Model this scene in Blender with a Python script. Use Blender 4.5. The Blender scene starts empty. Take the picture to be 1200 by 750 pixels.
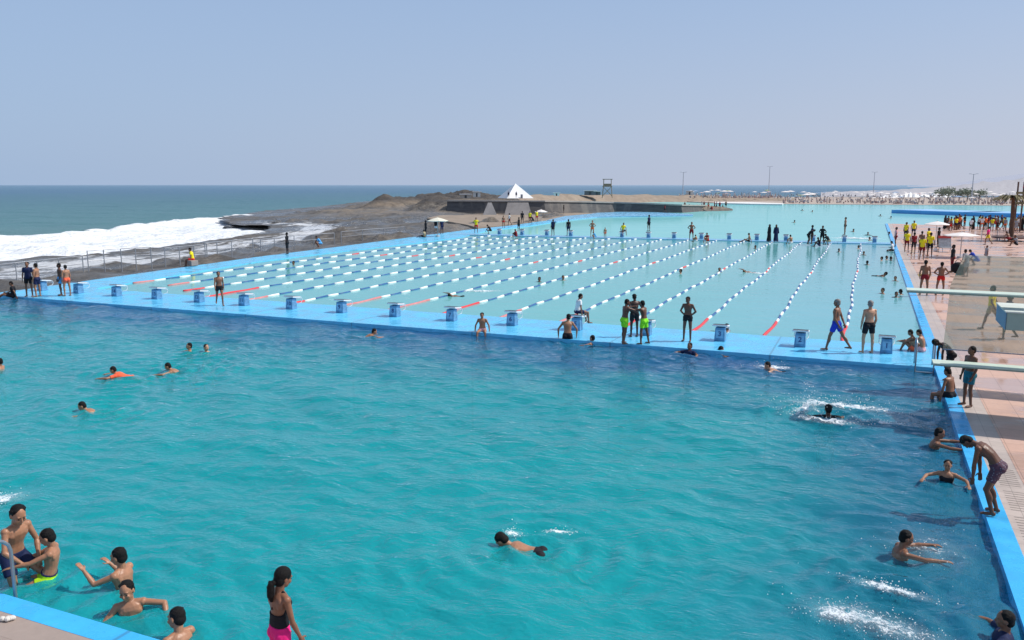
import bpy, math, random
import numpy as np
from mathutils import Vector, Matrix, noise
random.seed(7); rng=np.random.default_rng(7)
R=math.radians
sc=bpy.context.scene; COL=sc.collection

# ---------------------------------------------------------------- survey of the place: photo pixel -> point on the ground
FPX=955.; CX=600.; CY=375.; YH=217.; CAMH=5.5
PITCH=math.atan((CY-YH)/FPX); YAW=math.atan((1022-600)*math.cos(PITCH)/FPX)
def at(x,y,z=0.0):
    u=(x-CX)/FPX; v=(y-CY)/FPX
    fw=math.cos(PITCH)-v*math.sin(PITCH); dn=math.sin(PITCH)+v*math.cos(PITCH)
    t=(CAMH-z)/dn; r,d=u*t,fw*t
    c,s=math.cos(YAW),math.sin(YAW)
    return Vector((r*c-d*s, d*c+r*s, z))
def ray(x,dist,z=0.0):
    """a point at horizontal distance dist in the direction of photo column x"""
    p=at(x,260.,0); k=dist/math.hypot(p.x,p.y)
    return Vector((p.x*k,p.y*k,z))

# ---------------------------------------------------------------- object helpers
def tag(o,label=None,cat=None,group=None,kind=None):
    if label: o['label']=label
    if cat: o['category']=cat
    if group: o['group']=group
    if kind: o['kind']=kind
    return o
def link(name,me,mats=(),parent=None,loc=None,rz=None,smooth=False):
    o=bpy.data.objects.new(name,me); COL.objects.link(o)
    for m in mats: me.materials.append(m)
    if smooth and me: me.shade_smooth()
    if parent: o.parent=parent
    if loc is not None: o.location=loc
    if rz is not None: o.rotation_euler=(0,0,rz)
    return o
def empty(name,label,cat,loc=(0,0,0),rz=0,group=None):
    o=bpy.data.objects.new(name,None); COL.objects.link(o); o.location=loc; o.rotation_euler=(0,0,rz)
    o.empty_display_size=.2
    return tag(o,label,cat,group)
def kids(o): return [c for c in bpy.data.objects if c.parent==o]
def copy_tree(o,parent=None,loc=None,rz=None,label=None,sc_=None):
    c=o.copy(); COL.objects.link(c); c.parent=parent
    if loc is not None: c.location=loc
    if rz is not None: c.rotation_euler=(0,0,rz)
    if label: c['label']=label
    if sc_: c.scale=(sc_,)*3
    for ch in KID.get(o.name,[]): copy_tree(ch,c)
    return c
KID={}
def snapshot(o):
    KID[o.name]=kids(o)
    for c in KID[o.name]: snapshot(c)

class MB:
    def __init__(s): s.v=[]; s.f=[]; s.m=[]
    def add(s,vs,fs,mi=0):
        n=len(s.v); s.v+= [tuple(v) for v in vs]; s.f+=[tuple(i+n for i in f) for f in fs]; s.m+=[mi]*len(fs); return s
    def box(s,c,d,rz=0,mi=0,taper=1.0,rx=0):
        x,y,z=d[0]/2,d[1]/2,d[2]/2; M=Matrix.Rotation(rz,3,'Z')@Matrix.Rotation(rx,3,'X'); c=Vector(c)
        vs=[c+M@Vector((sx*x*(taper if sz>0 else 1),sy*y*(taper if sz>0 else 1),sz*z)) for sz in(-1,1) for sx,sy in((-1,-1),(1,-1),(1,1),(-1,1))]
        return s.add(vs,[(3,2,1,0),(4,5,6,7),(0,1,5,4),(1,2,6,5),(2,3,7,6),(3,0,4,7)],mi)
    def tube(s,pts,r,n=8,mi=0,cap=True):
        pts=[Vector(p) for p in pts]; rs=r if isinstance(r,(list,tuple)) else [r]*len(pts)
        rings=[]; side=None
        for i,p in enumerate(pts):
            t=(pts[min(i+1,len(pts)-1)]-pts[max(i-1,0)]).normalized()
            if side is None: side=t.cross(Vector((0,0,1)) if abs(t.z)<.9 else Vector((1,0,0))).normalized()
            side=(side-t*side.dot(t)).normalized(); up=t.cross(side)
            rings.append([p+(side*math.cos(a)+up*math.sin(a))*rs[i] for a in [2*math.pi*k/n for k in range(n)]])
        vs=[v for q in rings for v in q]; fs=[]
        for i in range(len(pts)-1):
            for k in range(n): fs.append((i*n+k,i*n+(k+1)%n,(i+1)*n+(k+1)%n,(i+1)*n+k))
        if cap: fs.append(tuple(range(n))[::-1]); fs.append(tuple((len(pts)-1)*n+k for k in range(n)))
        return s.add(vs,fs,mi)
    def ell(s,c,ax,rad,nu=12,nv=8,mi=0):
        """ellipsoid: centre, 3 axes, 3 radii"""
        c=Vector(c); vs=[c+ax[2]*rad[2]]
        for j in range(1,nv):
            a=math.pi*j/nv
            for i in range(nu):
                b=2*math.pi*i/nu
                vs.append(c+ax[0]*(rad[0]*math.sin(a)*math.cos(b))+ax[1]*(rad[1]*math.sin(a)*math.sin(b))+ax[2]*(rad[2]*math.cos(a)))
        vs.append(c-ax[2]*rad[2]); fs=[]
        for i in range(nu):
            fs.append((0,1+i,1+(i+1)%nu))
            for j in range(nv-2):
                a=1+j*nu+i; b=1+j*nu+(i+1)%nu; fs.append((a,a+nu,b+nu,b))
            fs.append((len(vs)-1,1+(nv-2)*nu+(i+1)%nu,1+(nv-2)*nu+i))
        return s.add(vs,fs,mi)
    def cap(s,a,b,ra,rb,n=12,flat=False,sq=1.0,ref=None):
        """tapered capsule; sq squashes it along ref-perpendicular"""
        a,b=Vector(a),Vector(b); t=(b-a); L=max(t.length,1e-6); t=t/L
        ref=Vector(ref) if ref is not None else (Vector((0,0,1)) if abs(t.z)<.9 else Vector((0,1,0)))
        u=(ref-t*ref.dot(t)).normalized(); w=t.cross(u)
        prof=[]
        if flat: prof=[(0,ra),(L,rb)]
        else:
            for k in range(1,4): th=math.pi/2*k/3.5; prof.append((-ra*math.cos(th),ra*math.sin(th)))
            prof+= [(0,ra),(L,rb)]
            for k in range(3,0,-1): th=math.pi/2*k/3.5; prof.append((L+rb*math.cos(th),rb*math.sin(th)))
        vs=[];fs=[]
        for (h,r) in prof:
            for k in range(n):
                an=2*math.pi*k/n; vs.append(a+t*h+(u*math.cos(an)*sq+w*math.sin(an))*r)
        for i in range(len(prof)-1):
            for k in range(n): fs.append((i*n+k,i*n+(k+1)%n,(i+1)*n+(k+1)%n,(i+1)*n+k))
        fs.append(tuple(range(n))[::-1]); fs.append(tuple((len(prof)-1)*n+k for k in range(n)))
        return s.add(vs,fs)
    def loft(s,rings,n=16):
        """rings: (centre, right, fwd, w, d)"""
        vs=[];fs=[]
        for (c,r,f,w,d) in rings:
            for k in range(n):
                an=2*math.pi*k/n; ca,sa=math.cos(an),math.sin(an)
                ca=math.copysign(abs(ca)**.85,ca); sa=math.copysign(abs(sa)**.85,sa)
                vs.append(c+r*(w*ca)+f*(d*sa))
        m=len(rings)
        for i in range(m-1):
            for k in range(n): fs.append((i*n+k,i*n+(k+1)%n,(i+1)*n+(k+1)%n,(i+1)*n+k))
        fs.append(tuple(range(n))[::-1]); fs.append(tuple((m-1)*n+k for k in range(n)))
        return s.add(vs,fs)
    def mesh(s,name):
        me=bpy.data.meshes.new(name); me.from_pydata(s.v,[],s.f)
        if any(s.m): me.polygons.foreach_set('material_index',s.m)
        me.update(); return me
    def build(s,name,mats,parent=None,loc=None,rz=None,smooth=False):
        return link(name,s.mesh(name),mats if isinstance(mats,(list,tuple)) else [mats],parent,loc,rz,smooth)

def bevel(o,w=.01,seg=2):
    m=o.modifiers.new('bevel','BEVEL'); m.width=w; m.segments=seg; m.limit_method='ANGLE'; return o
def sheet(name,poly,z,mat,kind='structure',depth=None):
    poly=[Vector((p[0],p[1],z)) for p in poly]; b=MB(); n=len(poly)
    if sum(poly[i].x*poly[(i+1)%n].y-poly[(i+1)%n].x*poly[i].y for i in range(n))<0: poly=poly[::-1]
    vs=list(poly); fs=[tuple(range(n))]
    if depth is not None:
        vs+=[Vector((p.x,p.y,depth)) for p in poly]
        fs+=[(i,n+i,n+(i+1)%n,(i+1)%n) for i in range(n)]
    b.add(vs,fs); o=b.build(name,mat)
    if kind: o['kind']=kind
    return o

# ---------------------------------------------------------------- materials
class N:
    def __init__(s,name):
        s.mat=bpy.data.materials.new(name); s.mat.use_nodes=True; s.t=s.mat.node_tree; s.t.nodes.clear()
        s.out=s.n('ShaderNodeOutputMaterial')
    def n(s,t,**k):
        x=s.t.nodes.new(t)
        for a,b in k.items():
            if a.startswith('i_'):
                key=a[2:]; key=int(key) if key.isdigit() else key.replace('_',' ')
                x.inputs[key].default_value=b
            else: setattr(x,a,b)
        return x
    def l(s,a,b): s.t.links.new(a,b); return s
    def ramp(s,fac,stops,interp='LINEAR'):
        r=s.n('ShaderNodeValToRGB'); r.color_ramp.interpolation=interp; e=r.color_ramp.elements
        while len(e)<len(stops): e.new(.5)
        for i,(p,c) in enumerate(stops): e[i].position=p; e[i].color=(c if len(c)==4 else (*c,1)) if isinstance(c,tuple) else (c,c,c,1)
        s.l(fac,r.inputs[0]); return r.outputs[0]
    def noise(s,vec,scale,detail=4,rough=.5,dist=0):
        x=s.n('ShaderNodeTexNoise',i_Scale=scale,i_Detail=detail,i_Roughness=rough,i_Distortion=dist)
        if vec is not None: s.l(vec,x.inputs['Vector'])
        return x.outputs['Fac']
    def math(s,op,a,b=None,clamp=False):
        x=s.n('ShaderNodeMath',operation=op); x.use_clamp=clamp
        for i,q in enumerate((a,b)):
            if q is None: continue
            if isinstance(q,(int,float)): x.inputs[i].default_value=q
            else: s.l(q,x.inputs[i])
        return x.outputs[0]
    def mix(s,fac,a,b,mode='MIX'):
        x=s.n('ShaderNodeMix',data_type='RGBA',blend_type=mode)
        for k,q in ((0,fac),(6,a),(7,b)):
            if isinstance(q,(int,float)): x.inputs[k].default_value=q
            elif isinstance(q,tuple): x.inputs[k].default_value=(*q,1) if len(q)==3 else q
            else: s.l(q,x.inputs[k])
        return x.outputs[2]
    def pos(s): return s.n('ShaderNodeNewGeometry').outputs['Position']
    def obj(s): return s.n('ShaderNodeTexCoord').outputs['Object']
    def bump(s,h,st=.3,dist=.05,normal=None):
        b=s.n('ShaderNodeBump',i_Strength=st,i_Distance=dist); s.l(h,b.inputs['Height'])
        if normal: s.l(normal,b.inputs['Normal'])
        return b.outputs[0]
    def scale(s,vec,v):
        m=s.n('ShaderNodeMapping'); m.inputs['Scale'].default_value=v; s.l(vec,m.inputs['Vector']); return m.outputs[0]
MC={}
def pm(name,col,rough=.6,var=.15,scale=6,bump=0,metal=0,spec=.5,coords='obj',bs=None,sheen=0,trans=0):
    if name in MC: return MC[name]
    q=N(name); p=q.n('ShaderNodeBsdfPrincipled'); p.inputs['Roughness'].default_value=rough
    p.inputs['Metallic'].default_value=metal; p.inputs['Specular IOR Level'].default_value=spec
    c=q.obj() if coords=='obj' else q.pos()
    f=q.noise(c,scale,5,.6)
    lo=tuple(x*(1-var) for x in col); hi=tuple(min(1,x*(1+var)) for x in col)
    q.l(q.ramp(f,[(.3,lo),(.7,hi)]),p.inputs['Base Color'])
    if bump: q.l(q.bump(q.noise(c,bs or scale*4,4),bump,.02),p.inputs['Normal'])
    q.l(p.outputs[0],q.out.inputs[0]); MC[name]=q.mat; return q.mat

def water(name,deep,shallow,zone,wave=1.0,refr=.28,rough=.05,s1=1.6,calm=1.0,lo=None,grain=1.0):
    """zone: function(q)->factor socket (1 = deep colour)"""
    q=N(name); P=q.pos()
    f=zone(q,P)
    big=q.noise(q.scale(P,(.16,.3,1)),1.0,3,.5)
    col=q.mix(f,shallow,deep)
    col=q.mix(q.ramp(big,[(.35,0.0),(.7,1.0)]),col,q.mix(.35,col,lo or tuple(x*.6 for x in shallow)))
    dif=q.n('ShaderNodeBsdfDiffuse'); q.l(col,dif.inputs[0])
    a=q.noise(q.scale(P,(.75,1.3,1)),s1,3,.5,.6); b=q.noise(q.scale(P,(.8,1.2,1)),s1*3.1,3,.55,.4); c=q.noise(P,s1*9,2,.5)
    h=q.math('ADD',q.math('MULTIPLY',a,1.0),q.math('ADD',q.math('MULTIPLY',b,.35),q.math('MULTIPLY',c,.08*grain)))
    nb=q.bump(h,1.0,.05*wave)
    fr=q.n('ShaderNodeFresnel',i_IOR=1.33); q.l(nb,fr.inputs['Normal'])
    gl=q.n('ShaderNodeBsdfGlossy',i_Roughness=rough); q.l(nb,gl.inputs['Normal'])
    gl.inputs[0].default_value=(.95,.97,1,1)
    # light scattered up through ripple backs: brighter / darker streaks
    q.l(nb,dif.inputs['Normal'])
    rf=q.n('ShaderNodeBsdfRefraction',i_Roughness=.0,i_IOR=1.2); rf.inputs[0].default_value=(.55,.93,.97,1); q.l(nb,rf.inputs['Normal'])
    m1=q.n('ShaderNodeMixShader'); m1.inputs[0].default_value=refr; q.l(dif.outputs[0],m1.inputs[1]); tp=q.n('ShaderNodeBsdfTransparent'); tp.inputs[0].default_value=(.42,.88,.92,1); mt=q.n('ShaderNodeMixShader'); mt.inputs[0].default_value=.45; q.l(rf.outputs[0],mt.inputs[1]); q.l(tp.outputs[0],mt.inputs[2]); q.l(mt.outputs[0],m1.inputs[2])
    m2=q.n('ShaderNodeMixShader'); q.l(q.math('MULTIPLY',fr.outputs[0],calm,True),m2.inputs[0]); q.l(m1.outputs[0],m2.inputs[1]); q.l(gl.outputs[0],m2.inputs[2])
    q.l(m2.outputs[0],q.out.inputs[0]); return q.mat

# ---------------------------------------------------------------- people
def remesh(b,voxel,name,smooth=2):
    me=b.mesh(name+'_raw'); o=bpy.data.objects.new('tmp',me); COL.objects.link(o)
    m=o.modifiers.new('r','REMESH'); m.mode='VOXEL'; m.voxel_size=voxel; m.use_smooth_shade=True
    if smooth: s=o.modifiers.new('s','SMOOTH'); s.factor=.5; s.iterations=smooth
    dg=bpy.context.evaluated_depsgraph_get(); ev=o.evaluated_get(dg)
    out=bpy.data.meshes.new_from_object(ev,preserve_all_data_layers=False,depsgraph=dg); out.name=name
    bpy.data.objects.remove(o); bpy.data.meshes.remove(me); out.shade_smooth(); return out
def V(*a): return Vector(a)
def nrm(v): return Vector(v).normalized()

BASE=dict(spine=(0,.02,1),chest=(0,-.02,1),head=(0,.06,1),face=(0,1,0),twist=0,
  uaL=(-.22,0,-1),faL=(-.1,.12,-1),uaR=(.22,0,-1),faR=(.1,.12,-1),
  thL=(-.08,.03,-1),shL=(-.02,-.03,-1),thR=(.08,.03,-1),shR=(.02,-.03,-1),
  ftL=None,ftR=None,root=None,hz=None,curl=.5)
def P_(**k): d=dict(BASE); d.update(k); return d
POSES=dict(
 stand=P_(), relaxed=P_(thL=(-.1,.12,-1),shL=(-.04,-.1,-1),thR=(.12,-.02,-1),faL=(.1,.4,-1),faR=(-.05,.35,-1),face=(.3,1,-.1)),
 hips=P_(uaL=(-.75,-.25,-.9),faL=(.75,.35,-.45),uaR=(.75,-.25,-.9),faR=(-.75,.35,-.45),thL=(-.14,.03,-1),thR=(.14,.03,-1)),
 walk=P_(spine=(0,.06,1),thL=(-.04,.42,-1),shL=(-.02,.0,-1),thR=(.05,-.28,-1),shR=(.02,-.75,-1),uaL=(-.15,-.35,-1),faL=(-.05,.25,-1),uaR=(.15,.35,-1),faR=(.05,.6,-1)),
 stride=P_(spine=(0,.05,1),thL=(-.04,.36,-1),shL=(-.02,.22,-1),thR=(.05,-.5,-1),shR=(.02,-.72,-1),uaL=(-.2,-.1,-1),faL=(.2,-.5,-.9),uaR=(.2,-.35,-1),faR=(-.3,-.45,-.8),head=(0,.12,1),face=(0,1,-.35)),
 bend=P_(spine=(0,.55,1),chest=(0,1.25,.75),head=(0,1,.25),face=(0,.8,-.75),thL=(-.08,.22,-1),shL=(-.02,-.3,-1),thR=(.08,.22,-1),shR=(.02,-.3,-1),uaL=(-.1,.12,-1),faL=(0,-.05,-1),uaR=(.1,.15,-1),faR=(0,-.05,-1)),
 sitedge=P_(spine=(0,.1,1),chest=(0,.22,1),head=(0,.35,1),face=(0,1,-.45),thL=(-.2,1,-.12),shL=(-.05,.12,-1),thR=(.2,1,-.12),shR=(.05,.1,-1),uaL=(-.5,-.05,-1),faL=(-.1,.12,-1),uaR=(.5,-.05,-1),faR=(.1,.12,-1),root=.09),
 sitknees=P_(spine=(0,-.05,1),chest=(0,.35,1),head=(0,.5,1),face=(0,1,-.4),thL=(-.12,.8,.7),shL=(-.03,.35,-1),thR=(.12,.8,.7),shR=(.03,.35,-1),uaL=(-.2,.8,-.6),faL=(.45,.75,-.05),uaR=(.2,.8,-.6),faR=(-.45,.75,-.05),root=.11),
 sitground=P_(spine=(0,-.25,1),chest=(0,.1,1),head=(0,.35,1),thL=(-.12,1,.25),shL=(-.03,1,-.4),thR=(.12,1,.35),shR=(.03,.8,-.7),uaL=(-.3,-.6,-1),faL=(-.1,-.3,-1),uaR=(.3,.5,-1),faR=(-.2,.8,-.2),root=.1),
 crouch=P_(spine=(0,.5,1),chest=(0,.8,1),head=(0,.7,.8),face=(0,1,-.4),thL=(-.3,1,.15),shL=(-.02,-.55,-1),thR=(.3,1,.1),shR=(.02,-.55,-1),uaL=(-.1,.8,-.8),faL=(0,.5,-1),uaR=(.1,.8,-.8),faR=(0,.5,-1)),
 tread=P_(uaL=(-.9,.6,-.15),faL=(-.2,1,-.08),uaR=(.9,.6,-.15),faR=(.2,1,-.08),head=(0,.05,1),thL=(-.2,.3,-1),thR=(.2,.1,-1),shL=(0,-.5,-1)),
 breast=P_(spine=(0,1,.32),chest=(0,1,.42),head=(0,.45,1),face=(0,1,.05),uaL=(-.8,.75,-.12),faL=(.15,1,-.02),uaR=(.8,.75,-.12),faR=(-.15,1,-.02),thL=(-.2,-1,-.35),shL=(-.15,-1,-.15),thR=(.2,-1,-.35),shR=(.15,-1,-.15),root=0),
 snorkel=P_(spine=(0,1,.22),chest=(0,1,.16),head=(0,1,.75),face=(.2,.8,-.5),uaL=(-.5,.5,-.7),faL=(.2,.9,-.3),uaR=(.5,.5,-.7),faR=(-.2,.9,-.3),thL=(-.2,-1,-.8),shL=(-.15,-1,-.5),thR=(.2,-1,-.8),shR=(.15,-1,-.5),root=0),
 crawl=P_(spine=(0,1,.08),chest=(0,1,.12),head=(0,1,.3),face=(.4,.6,-.5),uaL=(-.5,.55,.85),faL=(0,1,.1),uaR=(.3,-.7,-.5),faR=(.1,-.9,-.4),thL=(-.1,-1,-.12),shL=(-.05,-1,.05),thR=(.1,-1,-.2),shR=(.05,-1,-.1),root=0),
 reach=P_(spine=(0,.15,1),chest=(0,.3,1),head=(0,.25,1),face=(0,1,0),uaL=(-.35,1,-.05),faL=(.02,1,.08),uaR=(.35,1,-.1),faR=(-.02,1,0),thL=(-.2,.3,-1),thR=(.2,.1,-1)),
 armsup=P_(head=(0,-.05,1),uaL=(-.5,.2,.9),faL=(-.1,.2,1),uaR=(.9,.5,-.3),faR=(.3,1,0)),
 pushup=P_(spine=(0,.12,1),chest=(0,.2,1),head=(.15,.3,1),face=(-.3,1,-.3),uaL=(-.75,.1,-1),faL=(.02,.15,-1),uaR=(.75,.1,-1),faR=(-.02,.15,-1),thL=(-.12,.1,-1),thR=(.12,.1,-1)),
 hug=P_(spine=(0,.08,1),chest=(0,.18,1),head=(0,.2,1),face=(.3,1,-.3),uaL=(-.35,1,-.1),faL=(.35,1,.15),uaR=(.4,1,-.35),faR=(-.3,1,.05),thL=(-.12,.1,-1),thR=(.14,-.12,-1),shR=(.05,-.2,-1)),
 thin=P_(spine=(0,-.04,1),chest=(0,.12,1),head=(0,.35,1),face=(.1,1,-.3),uaL=(-.4,-.35,-.9),faL=(.55,.35,-.5),uaR=(.5,-.35,-.9),faR=(-.6,.35,-.5),thL=(-.07,.03,-1),thR=(.07,.03,-1)),
 dive=P_(spine=(0,.5,.8),chest=(0,1.0,.62),head=(0,1,.12),face=(0,.75,-.75),thL=(-.07,.32,-1),shL=(-.02,-.3,-1),thR=(.07,.25,-1),shR=(.02,-.33,-1),uaL=(-.12,.1,-1),faL=(.05,.02,-1),uaR=(.12,.02,-1),faR=(-.05,-.12,-1)),
 holdladder=P_(spine=(0,-.32,1),chest=(0,-.1,1),head=(0,.35,1),face=(.15,1,-.25),uaL=(-.2,1,-.35),faL=(.1,1,-.15),uaR=(.22,1,-.55),faR=(-.1,1,-.35),thL=(-.15,1,-.25),shL=(-.02,1,-.45),thR=(.15,1,-.2),shR=(.02,.8,-.7)),
 onladder=P_(spine=(0,.25,1),chest=(0,.35,1),head=(.1,.45,1),face=(.2,1,-.6),uaL=(-.35,.15,-1),faL=(.35,.5,-.8),uaR=(.4,.35,-1),faR=(-.5,.55,-.7),thL=(-.2,.8,-.6),shL=(0,-.2,-1),thR=(.2,.5,-.9),shR=(0,-.2,-1)),
 waterarms=P_(spine=(0,.1,1),chest=(0,.12,1),head=(0,.15,1),face=(0,1,-.15),uaL=(-.35,.9,-.35),faL=(.1,.7,.75),uaR=(.35,.7,-.75),faR=(-.1,.8,.75),thL=(-.2,.3,-1),thR=(.2,.1,-1)),
 wateropen=P_(spine=(.1,-.1,1),chest=(.1,.05,1),head=(.1,.2,1),face=(.3,1,-.35),uaL=(-1,.25,-.1),faL=(-.15,.8,-.6),uaR=(.8,.5,-.8),faR=(.7,.6,-.35),thL=(-.25,.7,-.8),shL=(0,-.3,-1),thR=(.3,.6,-.8),shR=(0,-.3,-1)),
 girl=P_(spine=(0,0,1),chest=(0,.1,1),head=(0,.35,1),face=(0,.9,-.62),uaL=(-.12,.1,-1),faL=(.05,.45,-1),uaR=(.16,.12,-1),faR=(-.02,.42,-1)),
 floatback=P_(spine=(0,-1,.12),chest=(0,-1,.3),head=(0,-.35,1),face=(0,1,.4),uaL=(-.6,.3,-.3),faL=(-.3,1,-.1),uaR=(.6,.3,-.3),faR=(.3,1,-.1),thL=(-.1,1,.02),shL=(-.03,1,-.02),thR=(.1,1,.02),shR=(.03,1,-.02),root=0),
)
def skeleton(p):
    J={}; s1=nrm(p['spine']); s2=nrm(p['chest'])
    tw=R(p['twist']); rH=V(1,0,0); rS=V(math.cos(tw),math.sin(tw),0)
    o=V(0,0,0); J['pel']=o; J['wst']=o+s1*.2; J['nek']=J['wst']+s2*.28
    rS=(rS-s2*rS.dot(s2)).normalized(); J['rS']=rS; J['rH']=rH; J['s1']=s1; J['s2']=s2
    J['f1']=s1.cross(rH)*-1; J['f2']=s2.cross(rS)*-1
    if J['f1'].dot(V(0,1,0))<0 and abs(s1.z)>.5: J['f1']=-J['f1']
    J['f1']=rH.cross(s1)*-1 if False else s1.cross(rH); J['f2']=s2.cross(rS)
    hd=nrm(p['head']); J['hc']=J['nek']+hd*.155+s2*.0; fc=Vector(p['face']); fc=(fc-hd*fc.dot(hd)).normalized()
    J['hu']=hd; J['hf']=fc; J['hr']=fc.cross(hd)
    for S,sg in(('L',-1),('R',1)):
        sh=J['nek']-s2*.055+rS*(sg*.165); J['sh'+S]=sh
        el=sh+nrm(p['ua'+S])*.28; wr=el+nrm(p['fa'+S])*.245; J['el'+S]=el; J['wr'+S]=wr; J['hd'+S]=nrm(p['fa'+S])
        hp=o+rH*(sg*.088)-s1*.03; kn=hp+nrm(p['th'+S])*.425; an=kn+nrm(p['sh'+S])*.41
        J['hp'+S]=hp; J['kn'+S]=kn; J['an'+S]=an
        ft=p['ft'+S]
        if ft is None:
            sd=nrm(p['sh'+S]); f=V(0,1,0); f=f-sd*f.dot(sd)*.8
            if f.length<.2: f=V(0,0,-1)
            if abs(sd.z)<.45: f=sd*.9+V(0,.0,.25 if sd.y>0 else -.1)
            elif p['root'] is None or True: f=V(sg*.12,1,0) if abs(sd.z)>.75 else f
            ft=f
        J['ft'+S]=nrm(ft)
    if p['root'] is None: dz=-min(J['anL'].z,J['anR'].z)+.075
    else: dz=p['root']
    for k in('pel','wst','nek','hc','shL','shR','elL','elR','wrL','wrR','hpL','hpR','knL','knR','anL','anR'): J[k]=J[k]+V(0,0,dz)
    return J
def torso_rings(J,inf=0.,bulk=1.,lo=0,hi=99,fem=0):
    spec=[(-.105,.095,.075),(-.06,.135,.095),(.0,.155,.108),(.07,.148,.1),(.16,.128,.09),(.22,.13,.093),(.3,.148,.105),(.38,.16,.108),(.43,.15,.09),(.465,.10,.068),(.485,.06,.05)]
    out=[]
    for i,(t,w,d) in enumerate(spec):
        if i<lo or i>hi: continue
        if fem and i in(4,5): w*=.9
        if fem and i in(1,2): w*=1.07
        k=min(max((t-.1)/.2,0),1)
        if t<=.2: c=J['pel']+J['s1']*t
        else: c=J['wst']+J['s2']*(t-.2)
        r=(J['rH']*(1-k)+J['rS']*k).normalized(); f=(J['f1']*(1-k)+J['f2']*k).normalized()
        out.append((c,r,f,w*bulk+inf,d*bulk+inf))
    return out
def hand(b,J,S,curl,fine):
    sg=-1 if S=='L' else 1; w=J['wr'+S]; d=J['hd'+S]
    up=V(0,0,1) if abs(d.z)<.8 else V(sg,0,0)
    n=(up-d*up.dot(d)).normalized(); side=d.cross(n).normalized()      # n = back of hand
    inn=-side if side.dot(V(-sg,0,0))<0 else side                       # thumb side faces the body / up
    if abs(d.z)>=.8: inn=V(0,1,0); inn=(inn-d*inn.dot(d)).normalized(); n=d.cross(inn)*(1 if d.cross(inn).dot(V(sg,0,0))>0 else -1)
    b.ell(w+d*.045,(inn,n,d),(.038,.017,.052),10,8)
    L=(.068,.078,.072,.056)
    for i in range(4):
        o=(1.5-i)*.0185; a=w+d*.085+inn*o; l=L[i]
        d1=(d-n*curl*.5+inn*o*3.5).normalized(); m=a+d1*l*.5; d2=(d-n*curl*1.5+inn*o*2).normalized(); e=m+d2*l*.5
        r=.0085 if fine else .0095
        b.cap(a-d*.02,m,r*1.05,r,8); b.cap(m,e,r,r*.8,8)
    a=w+d*.025+inn*.03; m=a+(d*.6+inn*.8-n*.3).normalized()*.04; e=m+(d+inn*.25-n*.4).normalized()*.032
    b.cap(a,m,.013,.010,8); b.cap(m,e,.010,.008,8)
PM={}
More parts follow.
